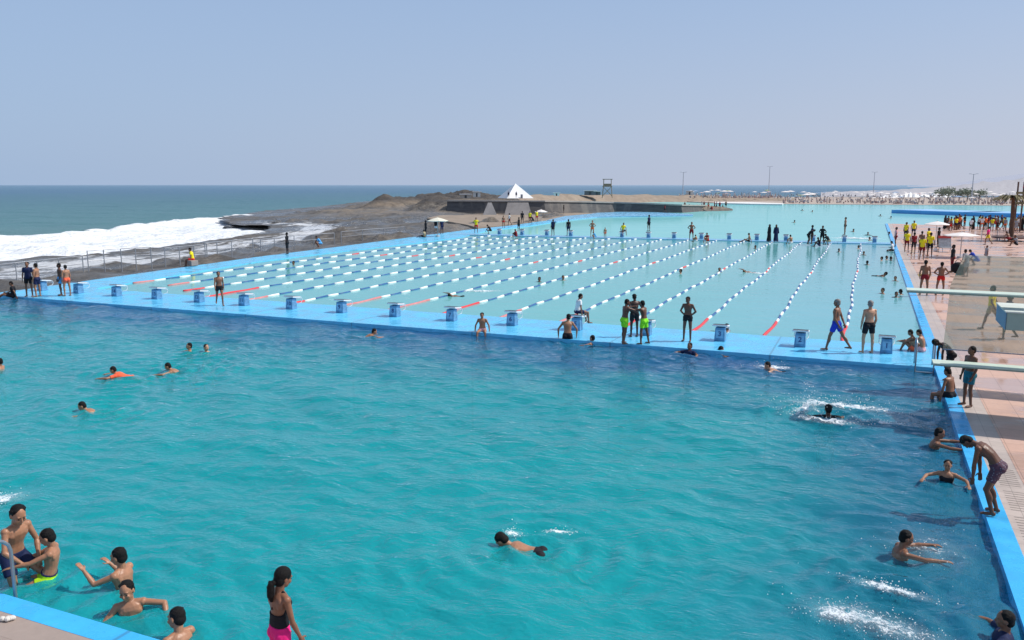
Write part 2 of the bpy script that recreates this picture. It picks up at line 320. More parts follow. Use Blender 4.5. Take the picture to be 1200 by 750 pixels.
def body_meshes(pose,voxel,girl=False,want=(),hs=1.04):
    """returns dict of shared meshes for one pose"""
    key=(pose,voxel,girl,hs)
    D=PM.setdefault(key,{}); p=POSES[pose]
    if 'J' not in D: D['J']=skeleton(p)
    J=D['J']; fine=voxel<.009; nm=pose
    if 'H' not in D: D['H']=1; J['hc']=J['hc']+J['hu']*(.11*(hs-1)); J['hu0']=J['hu']; J['hu']=J['hu']*hs; J['hf']=J['hf']*hs; J['hr']=J['hr']*hs
    if 'body' not in D:
        b=MB(); b.loft(torso_rings(J,0,.9 if girl else 1.,fem=girl))
        f2,s2,rS=J['f2'],J['s2'],J['rS']
        for sg,S in((-1,'L'),(1,'R')):
            sh,el,wr=J['sh'+S],J['el'+S],J['wr'+S]; k=.86 if girl else 1.
            b.ell(sh,(rS,f2,s2),(.056*k,.058*k,.056*k),12,8)
            b.cap(J['nek']-s2*.03+rS*sg*.03,sh+s2*.01,.05*k,.042*k)
            b.ell(J['nek']-s2*.13+rS*sg*.07+f2*.062,(rS,f2,s2),(.075,.04,.055),12,8)
            b.ell(J['nek']-s2*.12+rS*sg*.085-f2*.05,(rS,f2,s2),(.07,.04,.075),12,8)
            b.cap(sh,el,.047*k,.036*k); b.cap(el,el.lerp(wr,.3),.037*k,.04*k); b.cap(el.lerp(wr,.25),wr,.04*k,.025*k)
            b.cap(wr,wr+J['hd'+S]*.03,.024,.022)
            hand(b,J,S,p['curl'],fine)
            hp,kn,an=J['hp'+S],J['kn'+S],J['an'+S]
            b.cap(hp,kn,.083*k,.052); b.ell(J['hp'+S]-J['f1']*(.03 if girl else .05)-J['s1']*.02,(J['rH'],J['f1'],J['s1']),(.068,.066,.08) if girl else (.08,.075,.085),12,8)
            b.cap(kn,an,.05,.034); sd=(an-kn).normalized(); bk=J['ft'+S]; bk=(bk-sd*bk.dot(sd)); bk=bk.normalized() if bk.length>.1 else J['f1']
            b.ell(kn+sd*.13-bk*.018,(sd.cross(bk),bk,sd),(.046,.048,.11),12,8)
            b.ell(kn+bk*.012,(sd.cross(bk),bk,sd),(.046,.046,.055),10,8)
            ft=J['ft'+S]; fu=-sd if abs(sd.dot(ft))<.75 else V(0,0,1); fu=(fu-ft*fu.dot(ft)).normalized(); fr=ft.cross(fu)
            b.ell(an-fu*.03-ft*.02,(fr,ft,fu),(.032,.045,.04),10,8)
            b.ell(an-fu*.038+ft*.075,(fr,ft,fu),(.04,.095,.03),12,8); b.ell(an-fu*.047+ft*.15,(fr,ft,fu),(.042,.035,.02),12,8)
        c,u,f,r=J['hc'],J['hu'],J['hf'],J['hr']; nk=J['nek']
        b.cap(nk-s2*.05-f2*.012,c-u*.06-f*.02,.056,.052*hs)
        b.ell(c+u*.015-f*.008,(r,f,u),(.074,.094,.098),16,12); b.ell(c-u*.05+f*.025,(r,f,u),(.058,.062,.062),14,10)
        b.ell(c-u*.088+f*.058,(r,f,u),(.026,.024,.022),10,8)
        b.ell(c-u*.03+f*.088,(r,f,u),(.013,.022,.012),10,8); b.cap(c+u*.008+f*.083,c-u*.028+f*.102,.007,.011,8)
        b.ell(c-u*.06+f*.083,(r,f,u),(.024,.012,.010),10,8)
        b.cap(c+u*.024-r*.04+f*.074,c+u*.024+r*.04+f*.074,.012,.012,8)
        for sg in(-1,1): b.ell(c-u*.012-f*.01+r*sg*.077,(r,f,u),(.010,.02,.032),10,8); b.ell(c-u*.03+f*.065+r*sg*.038,(r,f,u),(.024,.02,.022),10,8)
        D['body']=remesh(b,voxel,'body_'+nm,2)
    if 'hair' in want and 'hair' not in D:
        b=MB(); c,u,f,r=J['hc'],J['hu'],J['hf'],J['hr']
        b.ell(c+u*.030-f*.022,(r,f,u),(.079,.092,.090),16,12); b.ell(c-u*.02-f*.05,(r,f,u),(.074,.06,.07),14,10)
        for k in range(26):
            a=k*2.4; e=.25+.75*((k*7)%13)/13.; dd=(r*math.cos(a)*math.cos(e)+(f*math.sin(a)*math.cos(e))*.9+u*math.sin(e)); b.ell(c+u*.030-f*.022+dd*.080,(r,f,u),(.017,.018,.015),8,6)
        D['hair']=remesh(b,max(voxel,.008),'hair_'+nm,1)
    if 'longhair' in want and 'longhair' not in D:
        b=MB(); c,u,f,r=J['hc'],J['hu'],J['hf'],J['hr']
        b.ell(c+u*.034-f*.02,(r,f,u),(.086,.1,.092),16,12); b.ell(c-u*.025-f*.045,(r,f,u),(.08,.062,.08),14,10)
        q=c-f*.1-u*.045; pts=[q,q-f*.045-V(0,0,.04),q-f*.055-V(0,0,.11),q-f*.06-V(0,0,.18),q-f*.05-V(0,0,.24)]
        rad=[.028,.04,.045,.042,.022]
        for i in range(4): b.cap(pts[i],pts[i+1],rad[i],rad[i+1])
        for k in range(12): t=k/12*3.99; i=int(t); w=pts[i].lerp(pts[i+1],t-i); b.ell(w+r*.022*math.sin(k*2.3)+f*.02*math.cos(k*1.9),(r,f,V(0,0,1)),(.022,.022,.03),8,6)
        D['longhair']=remesh(b,max(voxel,.007),'longhair',1)
    for kind,frac,rr in(('shorts',.62,.1),('trunks',.34,.095),('leggings',.99,.088)):
        if kind in want and kind not in D:
            b=MB(); b.loft(torso_rings(J,.012,.9 if girl else 1.,0,3))
            for S in'LR':
                hp,kn=J['hp'+S],J['kn'+S]; e=hp.lerp(kn,frac); lo=.062 if kind=='leggings' else (.085 if kind=='shorts' else .086)
                b.cap(hp.lerp(kn,-.05),e,rr,lo,flat=True,n=16); b.ell(J['hp'+S]-J['f1']*(.032 if girl else .05)-J['s1']*.02,(J['rH'],J['f1'],J['s1']),(.078,.080,.09) if girl else (.093,.088,.095),12,8)
                b.ell(hp,(J['rH'],J['f1'],J['s1']),(rr,rr,rr),12,8)
            D[kind]=remesh(b,max(voxel,.011),kind+'_'+nm,1)
    if 'waistband' in want and 'waistband' not in D:
        b=MB(); rg=torso_rings(J,.016,1.,3,3)[0]; c,r,f,w,d=rg; s=J['s1']; b.loft([(c-s*.012,r,f,w,d),(c+s*.012,r,f,w*.985,d*.985)]); D['waistband']=remesh(b,.008,'waistband_'+nm,0)
    if ('shirt' in want and 'shirt' not in D) or ('robe' in want and 'robe' not in D):
        for kind in('shirt','robe'):
            if kind not in want or kind in D: continue
            b=MB(); b.loft(torso_rings(J,.018,1.,1,10 if kind=='robe' else 9))
            for sg,S in((-1,'L'),(1,'R')):
                sh,el,wr=J['sh'+S],J['el'+S],J['wr'+S]
                b.ell(sh,(J['rS'],J['f2'],J['s2']),(.07,.07,.068),12,8); b.cap(J['nek']-J['s2']*.03+J['rS']*sg*.03,sh,.062,.055)
                if kind=='robe': b.cap(sh,el,.065,.058,flat=True); b.cap(el,wr,.058,.06,flat=True); b.ell(el,(V(1,0,0),V(0,1,0),V(0,0,1)),(.058,)*3,10,8)
                else: b.cap(sh,sh.lerp(el,.6),.064,.058,flat=True)
            if kind=='robe':
                pl=J['pel']; b.loft([(V(pl.x,pl.y+.02,.09),V(1,0,0),V(0,1,0),.25,.22),(V(pl.x,pl.y,.5),V(1,0,0),V(0,1,0),.2,.17),(pl,V(1,0,0),V(0,1,0),.18,.14),(pl+V(0,0,.15),V(1,0,0),V(0,1,0),.15,.11)])
            D[kind]=remesh(b,max(voxel,.012),kind+'_'+nm,2)
    if 'scarf' in want and 'scarf' not in D:
        b=MB(); c,u,f,r=J['hc'],J['hu'],J['hf'],J['hr']
        b.ell(c+u*.02-f*.025,(r,f,u),(.092,.1,.11),16,12); b.cap(c-u*.05-f*.03,J['nek']-J['s2']*.05,.085,.13); D['scarf']=remesh(b,.015,'scarf',1)
    if 'swimsuit' in want and 'swimsuit' not in D:
        b=MB(); b.loft(torso_rings(J,.012,.9,3,5)); b.loft([(c_+f_*.035,r_,f_,w_*.93,d_*.8) for (c_,r_,f_,w_,d_) in torso_rings(J,.012,.9,5,7)])
        for sg,S in((-1,'L'),(1,'R')):
            t=J['nek']+J['rS']*sg*.07-J['s2']*.0
            b.cap(J['nek']-J['s2']*.1+J['rS']*sg*.1+J['f2']*.085,t+J['s2']*.02,.013,.012,8); b.cap(t+J['s2']*.02,J['nek']-J['s2']*.2-J['f2']*.095,.012,.012,8)
            b.ell(J['nek']-J['s2']*.13+J['rS']*sg*.07+J['f2']*.062,(J['rS'],J['f2'],J['s2']),(.08,.052,.06),12,8)
        D['swimsuit']=remesh(b,max(voxel,.009),'swimsuit_'+nm,1)
    if 'eye' in want and 'eyeL' not in D:
        c,u,f,r=J['hc'],J['hu'],J['hf'],J['hr']
        for S,sg in(('L',-1),('R',1)):
            b=MB(); b.ell(c-u*.004+f*.077+r*sg*.031,(r,f,u),(.0105,.010,.0065),10,8); D['eye'+S]=b.mesh('eye'); D['eye'+S].shade_smooth()
            b=MB(); b.cap(c+u*.021+f*.085+r*sg*.014,c+u*.023+f*.077+r*sg*.046,.0045,.003,6); D['brow'+S]=b.mesh('eyebrow')
    return D
SKIN=dict(light=(.50,.27,.17),tan=(.36,.175,.10),brown=(.23,.105,.06),dark=(.135,.062,.038),deep=(.05,.023,.016))
def skin(n): return pm('skin_'+n,SKIN[n],.42,.18,9,.14,spec=.4)
CL=dict(black=(.012,.012,.016),navy=(.012,.02,.07),blue=(.02,.06,.42),royal=(.02,.05,.5),skyblue=(.1,.4,.75),green=(.28,.85,.03),red=(.6,.02,.015),maroon=(.22,.012,.02),orange=(.85,.16,.04),coral=(.9,.13,.06),yellow=(.85,.68,.02),white=(.8,.8,.8),grey=(.3,.3,.32),pink=(.85,.02,.22),palepink=(.75,.4,.42),teal=(.02,.16,.22),purple=(.10,.05,.16),lime=(.45,.75,.02),brown=(.12,.06,.04),khaki=(.4,.33,.2))
def cloth(n):
    if n=='patterned':
        if 'cloth_patterned' in MC: return MC['cloth_patterned']
        q=N('cloth_patterned'); p=q.n('ShaderNodeBsdfPrincipled'); p.inputs['Roughness'].default_value=.8; v=q.n('ShaderNodeTexVoronoi',i_Scale=26.); q.l(q.obj(),v.inputs['Vector'])
        q.l(q.ramp(v.outputs['Distance'],[(.18,(.24,.20,.24)),(.34,(.05,.03,.06)),(.7,(.09,.035,.06))]),p.inputs['Base Color']); q.l(p.outputs[0],q.out.inputs[0]); MC['cloth_patterned']=q.mat; return q.mat
    return pm('cloth_'+n,CL[n],.75,.18,9,.12,spec=.25)
HAIR=pm('hair_black',(.006,.005,.005),.65,.4,40,.6,bs=120,spec=.22)
HAIRB=pm('hair_brown',(.035,.02,.014),.5,.3,40,.5,bs=120)
HAIRG=pm('hair_grey',(.2,.19,.18),.6,.2,40,.3)
EYE=pm('eye_dark',(.02,.015,.012),.15,.1,10)
def bindmat(o,m):
    if not o.data.materials: o.data.materials.append(None)
    o.material_slots[0].link='OBJECT'; o.material_slots[0].material=m
def person(px,py,pose,fa,h,sk,bottom=None,top=None,label='',hair='hair',vox=.02,z=0,sink=0,group=None,world=None,hm=None,girl=False,face=False,extra=None,name='person',cat='person',hs=1.04):
    """px,py: photo pixel of the feet / waterline; fa: 0 seen from behind, 90 facing image left, 180 facing the camera"""
    p=Vector(world) if world is not None else at(px,py,z)
    want=set()
    if hair: want.add(hair)
    for q in (bottom,top):
        if q: want.add(q.split(':')[0])
    if extra: want|=set(extra.keys())
    if face: want.add('eye')
    D=body_meshes(pose,vox,girl,want,hs); s=h/1.70
    rz=math.atan2(-p.x,p.y)+R(fa)
    o=link(name,D['body'],(),None,(p.x,p.y,p.z-sink*h),rz); o.scale=(s,s,s); bindmat(o,skin(sk))
    tag(o,label,cat,group)
    def ch(nm,me,m): c=link(nm,me,(),o); bindmat(c,m); return c
    if hair: ch('headscarf' if hair=='scarf' else 'hair',D[hair],hm or (cloth('black') if hair=='scarf' else HAIR))
    for q in(bottom,top):
        if q: k,c=q.split(':'); ch({'trunks':'swim_trunks'}.get(k,k),D[k],cloth(c))
    if extra:
        for k,c in extra.items(): ch(k,D[k],cloth(c))
    if face:
        for S in'LR': ch('eye',D['eye'+S],EYE); ch('eyebrow',D['brow'+S],HAIR)
    return o
# ================================================================ the setting
WZ=-.10          # water level in the pools, just under the ledges
SEA=-1.5
LY0,LY1=27.45,31.0      # near ledge between the two pools
EX=2.12                 # right hand edge of the pools

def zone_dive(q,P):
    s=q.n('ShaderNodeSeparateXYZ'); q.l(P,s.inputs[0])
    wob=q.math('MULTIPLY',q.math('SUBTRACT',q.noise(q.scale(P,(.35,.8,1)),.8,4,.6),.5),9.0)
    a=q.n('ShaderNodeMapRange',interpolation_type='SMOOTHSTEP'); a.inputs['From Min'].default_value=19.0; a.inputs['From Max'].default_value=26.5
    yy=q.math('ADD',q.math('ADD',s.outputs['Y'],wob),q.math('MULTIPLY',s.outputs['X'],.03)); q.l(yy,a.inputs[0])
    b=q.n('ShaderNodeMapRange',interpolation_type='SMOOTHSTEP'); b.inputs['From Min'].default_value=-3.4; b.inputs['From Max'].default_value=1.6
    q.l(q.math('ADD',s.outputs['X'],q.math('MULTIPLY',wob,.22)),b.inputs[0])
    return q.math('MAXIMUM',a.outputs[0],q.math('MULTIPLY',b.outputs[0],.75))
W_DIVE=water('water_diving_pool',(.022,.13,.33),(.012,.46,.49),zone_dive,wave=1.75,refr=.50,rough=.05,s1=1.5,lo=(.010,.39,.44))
def zone_race(q,P):
    s=q.n('ShaderNodeSeparateXYZ'); q.l(P,s.inputs[0])
    b=q.n('ShaderNodeMapRange',interpolation_type='SMOOTHSTEP'); b.inputs['From Min'].default_value=-9; b.inputs['From Max'].default_value=1.5
    q.l(q.math('ADD',s.outputs['X'],q.math('MULTIPLY',q.noise(P,.25,3),3.)),b.inputs[0]); return b.outputs[0]
W_RACE=water('water_racing_pool',(.18,.50,.56),(.16,.52,.51),zone_race,wave=.42,refr=.12,calm=.9,rough=.03,s1=1.1,lo=(.13,.44,.45),grain=.5)
W_LAG=water('water_lagoon',(.24,.54,.58),(.22,.545,.55),zone_race,wave=.25,calm=.45,refr=.0,rough=.05,s1=.5,lo=(.15,.48,.52),grain=.5)

# ---- diving pool surface with real ripples and rings around the swimmers
RINGS=[(-11.1,7.3,.030),(-10.6,7.5,.030),(-9.36,7.72,.034),(-8.64,7.22,.034),(-7.5,7.,.03)]+[(at(x_,y_,WZ).x,at(x_,y_,WZ).y,r_) for x_,y_,r_ in ((630,641,.05),(1091,522,.035),(1109,564,.035),(1049,648,.045),(970,489,.07),(918,433,.05),(808,413,.04),(828,413,.04),(694,403,.035),(665,402,.035),(121,479,.05),(152,440,.05),(216,433,.05),(222,411,.04),(242,412,.04),(424,393,.04),(1040,735,.05),(1042,693,.04))]
def wave_sheet(name,x0,x1,y0,y1,step,mat,z,amp,seed):
    nx=int((x1-x0)/step)+1; ny=int((y1-y0)/step)+1
    X,Y=np.meshgrid(np.linspace(x0,x1,nx),np.linspace(y0,y1,ny)); Z=np.zeros_like(X); g=np.random.default_rng(seed)
    for i in range(46):
        lam=.38*1.055**i*(.85+.3*g.random()); 
        if lam>5: lam=g.uniform(.8,3)
        th=g.normal(math.radians(75),.75); k=2*math.pi/lam
        Z+=amp*.0034*lam**.75*np.sin(k*(X*math.cos(th)+Y*math.sin(th))+g.uniform(0,6.28)+.8*np.sin(X*g.uniform(.1,.5)+Y*g.uniform(.1,.5)+i))
    for (rx_,ry_,ra) in RINGS:
        r_=np.hypot(X-rx_,Y-ry_); Z+=ra*np.exp(-r_/1.1)*np.sin(2*math.pi*r_/.46+rx_)*(1+.4*np.sin(3*np.arctan2(Y-ry_,X-rx_)+rx_))*np.clip(r_/.3,0,1)
    co=np.stack([X.ravel(),Y.ravel(),Z.ravel()+z],1).astype(np.float32)
    idx=np.arange(nx*ny).reshape(ny,nx); f=np.stack([idx[:-1,:-1],idx[:-1,1:],idx[1:,1:],idx[1:,:-1]],-1).reshape(-1,4)
    me=grid_mesh(name,co,f); o=link(name,me,[mat],smooth=True); o['kind']='structure'; return o
def grid_mesh(name,co,f):
    me=bpy.data.meshes.new(name); me.vertices.add(len(co)); me.vertices.foreach_set('co',co.ravel())
    me.loops.add(f.size); me.loops.foreach_set('vertex_index',f.ravel().astype(np.int32)); me.polygons.add(len(f))
    me.polygons.foreach_set('loop_start',np.arange(0,f.size,4,dtype=np.int32)); me.polygons.foreach_set('loop_total',np.full(len(f),4,dtype=np.int32))
    me.update(calc_edges=True); return me
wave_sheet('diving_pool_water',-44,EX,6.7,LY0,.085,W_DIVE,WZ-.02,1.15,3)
basin=pm('pool_floor_teal',(.01,.26,.30),.7,.1,2,coords='pos')
sheet('diving_pool_floor',[(-44,6.7),(EX,6.7),(EX,LY0),(-44,LY0)],-3.85,basin)
sheet('racing_pool_floor',[(-41,LY1-.2),(EX,LY1-.2),(EX,87),(-41,84)],-1.9,pm('pool_floor_pale',(.2,.5,.52),.7,.1,1,coords='pos'))

# ---- painted blue ledges
def blue_paint(name,col):
    q=N(name); p=q.n('ShaderNodeBsdfPrincipled'); P=q.pos()
    f=q.noise(P,1.3,6,.65); g=q.noise(q.scale(P,(3,3,3)),2.2,5,.7)
    c=q.ramp(f,[(.3,tuple(x*.82 for x in col)),(.62,col),(.8,tuple(min(1,x*1.12+.02) for x in col))])
    c=q.mix(q.ramp(g,[(.60,0.),(.78,.22)]),c,(.35,.55,.65)); st=q.ramp(q.noise(q.scale(P,(.25,1.6,1)),.9,6,.7,.5),[(.56,0.),(.72,.30)]); c=q.mix(st,c,tuple(x*.45+.03 for x in col))
    sx=q.n('ShaderNodeSeparateXYZ'); q.l(P,sx.inputs[0]); jt=q.ramp(q.math('ABSOLUTE',q.math('SUBTRACT',q.math('FRACT',q.math('MULTIPLY',sx.outputs['X'],.1842)),.5)),[(.0,.55),(.004,.4),(.007,0.)]); c=q.mix(jt,c,(.05,.14,.22))
    q.l(c,p.inputs['Base Color'])
    q.l(q.ramp(f,[(.4,.12),(.6,.42)]),p.inputs['Roughness']); q.l(q.bump(g,.15,.02),p.inputs['Normal'])
    q.l(p.outputs[0],q.out.inputs[0]); return q.mat
BLUE=blue_paint('painted_blue_concrete',(.13,.56,.87)); BLUE2=blue_paint('painted_deep_blue_concrete',(.05,.47,.90)); BLUE3=blue_paint('painted_pale_blue_concrete',(.2,.5,.75))
sheet('pool_ledge',[(-41.2,LY0-.35),(EX,LY0),(EX,LY1),(-41.2,LY1)],0,BLUE,depth=-3.9)
inner=[at(97,340.5),at(150,331.5),at(225,319),at(300,306.5),at(400,294.2),at(500,283),at(541,277.5)]
sheet('racing_pool_water',[V(-38.9,LY1-.2,0)]+[p+V(-.5,0,0) for p in inner[1:-1]]+[V(-41.5,82.4,0),V(-41.5,83.6,0),V(EX,86,0),V(EX,LY1-.2,0)],WZ+.03,W_RACE)
outer=[at(-20,347),at(85,331),at(300,301),at(400,288.5),at(480,278),at(545,269.5),at(600,264),at(640,258.2)]
outer_in=[p+V(2.6,1.5,0) for p in outer[5:]]
pts=[V(-41.2,28.5,0)]+outer[1:]+outer_in[::-1]+inner[::-1]+[V(-38.3,31,0)]
sheet('pool_side_walk',pts,-.012,BLUE,depth=-1.4)
sheet('far_pool_ledge',[(-43.6,82.2),(EX,85.4),(EX,87.6),(-43.9,84.6)],0.0,BLUE3,depth=-1.9)
sheet('pool_edge_strip',[(EX,5.),(EX+.33,5.),(EX+.33,131),(EX,131)],0.0,BLUE2,depth=-3.9)
# curving pale blue walkway under the far wall
cw=[(640,258),(660,253.3),(690,250),(730,248.3),(770,249),(812,251.2)]; cw2=[(812,252.6),(770,253.2),(735,253.6),(700,254.3),(672,257),(652,260)]
sheet('curved_walkway',[at(*p) for p in cw+cw2],0.05,BLUE3,depth=-.6)
# ---- near deck corner
def deck_mat(name,c1,c2,tile,gap,wet=0.5,lines=None):
    q=N(name); p=q.n('ShaderNodeBsdfPrincipled'); P=q.pos()
    b=q.n('ShaderNodeTexBrick',offset=0.0); b.inputs['Scale'].default_value=1.0; b.inputs['Brick Width'].default_value=tile; b.inputs['Row Height'].default_value=tile
    b.inputs['Mortar Size'].default_value=gap; b.inputs['Color1'].default_value=(*c1,1); b.inputs['Color2'].default_value=(*c2,1); b.inputs['Mortar'].default_value=(*[x*.6 for x in c1],1)
    q.l(P,b.inputs['Vector']); big=q.noise(P,.22,5,.6); fine=q.noise(P,9,5,.7)
    c=q.mix(q.ramp(fine,[(.35,.0),(.8,.35)]),b.outputs['Color'],tuple(x*.55 for x in c1))
    w=q.ramp(q.noise(q.scale(P,(.5,1,1)),.45,4,.6),[(.46,0.0),(.56,1.0)])       # wet patches
    wf=q.math('MULTIPLY',w,wet)
    c=q.mix(wf,c,q.mix(.3,c,(.10,.05,.03))); c=q.mix(q.ramp(big,[(.4,0.),(.7,.25)]),c,(.56,.42,.35)); q.l(c,p.inputs['Base Color'])
    q.l(q.ramp(wf,[(0,.6),(.6,.08)]),p.inputs['Roughness']); q.l(q.bump(fine,.08,.01),p.inputs['Normal'])
    q.l(p.outputs[0],q.out.inputs[0]); return q.mat
DECKC=deck_mat('beige_concrete',(.34,.27,.23),(.38,.31,.27),2.0,.004,.15)
PINK=deck_mat('pink_paving',(.60,.37,.28),(.64,.41,.32),.6,.008,.6)
PALE=deck_mat('pale_gutter_tiles',(.50,.42,.37),(.56,.47,.42),.3,.006,.3)
sheet('near_deck',[(-40,-12),(EX+.0,-12),(EX+.0,6.4),(-40,6.4)],0.0,DECKC,depth=-2)
sheet('near_deck_edge',[(-40,6.4),(EX,6.4),(EX,6.72),(-40,6.72)],0.004,BLUE2,depth=-3.9)
sheet('gutter_paving',[(EX+.33,-12),(2.95,-12),(2.95,131),(EX+.33,131)],0.0,PALE,depth=-2)
sheet('pool_deck',[(2.95,-12),(70,-12),(70,118),(18,124),(2.95,131)],0.004,PINK,depth=-2)
# slotted gutter covers beside the strip
for i in range(4):
    b=MB()
    for k in range(9): b.box((2.72,13.0+i*1.3+k*.12,.003),(.34,.012,.005))
    tag(b.build('drain_cover',pm('drain_shadow',(.33,.28,.25),.8)),'slotted drain cover let into the pale paving beside the blue edge','drain cover','drain covers along the pool edge')

# ---- lagoon beyond, beach, sea
lag=[(-43.5,84.4),(EX,87.4),(EX,131),(2.95,131),(18,124),(70,118),(90,262),(20,262),(-23,257),(-42,260),(-84,300),(-200,360),(-95,230),(-60,172),(-52,156),(-51,140),(-46.5,122),(-45.5,104),(-45,90)]
sheet('lagoon_water',lag,WZ,W_LAG)
q=N('sea_water'); P=q.pos(); at_=q.n('ShaderNodeAttribute',attribute_name='foam'); s=q.n('ShaderNodeSeparateXYZ'); q.l(P,s.inputs[0])
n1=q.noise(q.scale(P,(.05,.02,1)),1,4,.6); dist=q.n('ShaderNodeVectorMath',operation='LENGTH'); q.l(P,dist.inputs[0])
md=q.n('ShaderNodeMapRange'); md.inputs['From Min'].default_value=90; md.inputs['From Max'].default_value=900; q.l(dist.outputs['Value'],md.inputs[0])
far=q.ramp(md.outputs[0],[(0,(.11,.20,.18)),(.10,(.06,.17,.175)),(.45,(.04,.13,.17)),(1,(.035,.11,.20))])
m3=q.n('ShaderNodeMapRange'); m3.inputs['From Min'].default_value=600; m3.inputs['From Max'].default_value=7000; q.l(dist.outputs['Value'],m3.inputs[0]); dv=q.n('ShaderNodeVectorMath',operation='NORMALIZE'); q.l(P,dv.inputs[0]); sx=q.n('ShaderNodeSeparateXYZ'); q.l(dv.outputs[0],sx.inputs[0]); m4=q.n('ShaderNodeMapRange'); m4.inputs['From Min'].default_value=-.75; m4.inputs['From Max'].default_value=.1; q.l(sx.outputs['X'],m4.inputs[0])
far=q.mix(q.math('MULTIPLY',q.ramp(m3.outputs[0],[(0,.0),(.25,.5),(1,1.)]),q.math('ADD',.35,q.math('MULTIPLY',m4.outputs[0],.65))),far,(.24,.36,.48))  # distant haze put into the sea colour: paler far out, more so to the right
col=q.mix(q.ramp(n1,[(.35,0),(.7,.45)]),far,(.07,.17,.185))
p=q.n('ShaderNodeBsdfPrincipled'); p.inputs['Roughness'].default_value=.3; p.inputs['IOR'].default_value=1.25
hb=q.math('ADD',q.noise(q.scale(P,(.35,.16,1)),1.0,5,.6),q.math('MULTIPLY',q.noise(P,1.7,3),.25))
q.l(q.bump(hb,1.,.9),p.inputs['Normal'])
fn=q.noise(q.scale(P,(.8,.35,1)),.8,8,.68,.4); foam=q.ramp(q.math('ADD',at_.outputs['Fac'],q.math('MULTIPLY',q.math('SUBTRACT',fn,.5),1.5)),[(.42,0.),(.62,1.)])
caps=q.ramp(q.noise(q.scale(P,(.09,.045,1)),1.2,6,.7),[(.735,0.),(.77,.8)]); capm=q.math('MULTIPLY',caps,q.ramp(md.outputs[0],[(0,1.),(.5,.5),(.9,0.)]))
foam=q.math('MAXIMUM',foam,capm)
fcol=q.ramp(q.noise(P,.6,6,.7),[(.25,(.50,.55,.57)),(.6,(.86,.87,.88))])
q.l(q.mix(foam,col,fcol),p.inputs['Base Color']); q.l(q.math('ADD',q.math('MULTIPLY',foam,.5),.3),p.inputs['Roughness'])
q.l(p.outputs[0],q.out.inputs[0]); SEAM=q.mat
def poly_sd(X,Y,poly):
    """signed distance, positive inside"""
    d=np.full(X.shape,1e9); ins=np.zeros(X.shape,bool); n=len(poly)
    for i in range(n):
        x0,y0=poly[i][0],poly[i][1]; x1,y1=poly[(i+1)%n][0],poly[(i+1)%n][1]
        ex,ey=x1-x0,y1-y0; t=np.clip(((X-x0)*ex+(Y-y0)*ey)/(ex*ex+ey*ey+1e-9),0,1)
        d=np.minimum(d,np.hypot(X-x0-t*ex,Y-y0-t*ey))
        c=((y0>Y)!=(y1>Y))&(X<(x1-x0)*(Y-y0)/(y1-y0+1e-12)+x0); ins^=c
    return np.where(ins,d,-d)
def fbm(X,Y,seed,base,octv=5,ridge=False):
    g=np.random.default_rng(seed); out=np.zeros_like(X); a=1.; tot=0
    for o in range(octv):
        w=np.zeros_like(X)
        for k in range(6):
            th=g.uniform(0,math.pi); f=base*2**o*g.uniform(.7,1.3); w+=np.sin(f*(X*math.cos(th)+Y*math.sin(th))+g.uniform(0,6.28)+1.3*np.sin(f*.6*(X*math.sin(th)-Y*math.cos(th))+g.uniform(0,6)))
        w/=3.; 
        if ridge: w=1-2*np.abs(w)
        out+=a*w; tot+=a; a*=.52
    return out/tot
def ss(x,a,b): t=np.clip((x-a)/(b-a),0,1); return t*t*(3-2*t)
# shore outline: inner side runs along the pool walk, outer side meets the surf
rock_in=[at(-90,352),at(20,345),at(85,331.5),at(300,301.5),at(400,289),at(480,278.5),at(545,270),at(600,264.5),at(640,259),at(660,254)]
rock_in=[p+V(1.2,0,0) for p in rock_in]
rock_out=[at(700,243),at(640,236),at(560,229.5),at(470,233),at(440,239,-1),at(400,245,-1),at(345,250,-1),at(300,259,-1),at(322,266,-1),at(372,268,-1),at(372,277,-1),at(330,287,-1),at(262,296,-1),at(205,306,-1),at(180,313,-1),at(150,311,-1),at(110,314,-1),at(60,323,-1),at(-20,334,-1),at(-120,346,-1)]
rock_poly=[(p.x,p.y) for p in rock_in+rock_out]
outer_line=[(p.x,p.y) for p in rock_out[4:]]
def line_d(X,Y,pl):
    d=np.full(X.shape,1e9)
    for i in range(len(pl)-1):
        x0,y0=pl[i];x1,y1=pl[i+1]; ex,ey=x1-x0,y1-y0; t=np.clip(((X-x0)*ex+(Y-y0)*ey)/(ex*ex+ey*ey),0,1); d=np.minimum(d,np.hypot(X-x0-t*ex,Y-y0-t*ey))
    return d
# surf grid
def axis(a,b,s): return np.linspace(a,b,int((b-a)/s)+1)
gx=axis(-300,-40,.9); gy=axis(-30,330,.9); X,Y=np.meshgrid(gx,gy)
crest=[at(-160,292,SEA),at(0,283,SEA),at(60,280,SEA),at(100,276.5,SEA),at(150,270,SEA),at(200,264,SEA),at(260,259,SEA),at(330,255.5,SEA),at(352,254,SEA)]
surf=[(c.x,c.y) for c in crest]+[(c.x+3,c.y) for c in rock_out[::-1][0:12][::-1]]
surf_poly=[(c.x,c.y) for c in crest]+[(p.x+6,p.y) for p in [at(352,262,-1),at(372,279,-1),at(330,288,-1),at(262,298,-1),at(205,308,-1),at(170,315,-1),at(110,318,-1),at(60,326,-1),at(-20,337,-1),at(-150,348,-1)]]
sd=poly_sd(X,Y,surf_poly); foam=ss(sd,-1.5,5)*1.05
streak=fbm(X*.6,Y*.25,5,.35,4); foam=foam*(1-.42*ss(streak,.0,.75)*ss(sd,4,14))
dl=line_d(X,Y,[(p.x,p.y) for p in [at(270,253,SEA),at(330,250,SEA),at(400,246.5,SEA),at(470,243,SEA)]]); foam=np.maximum(foam,ss(3.2+1.5*fbm(X,Y,8,.2,3)-dl,0,3)*.8)
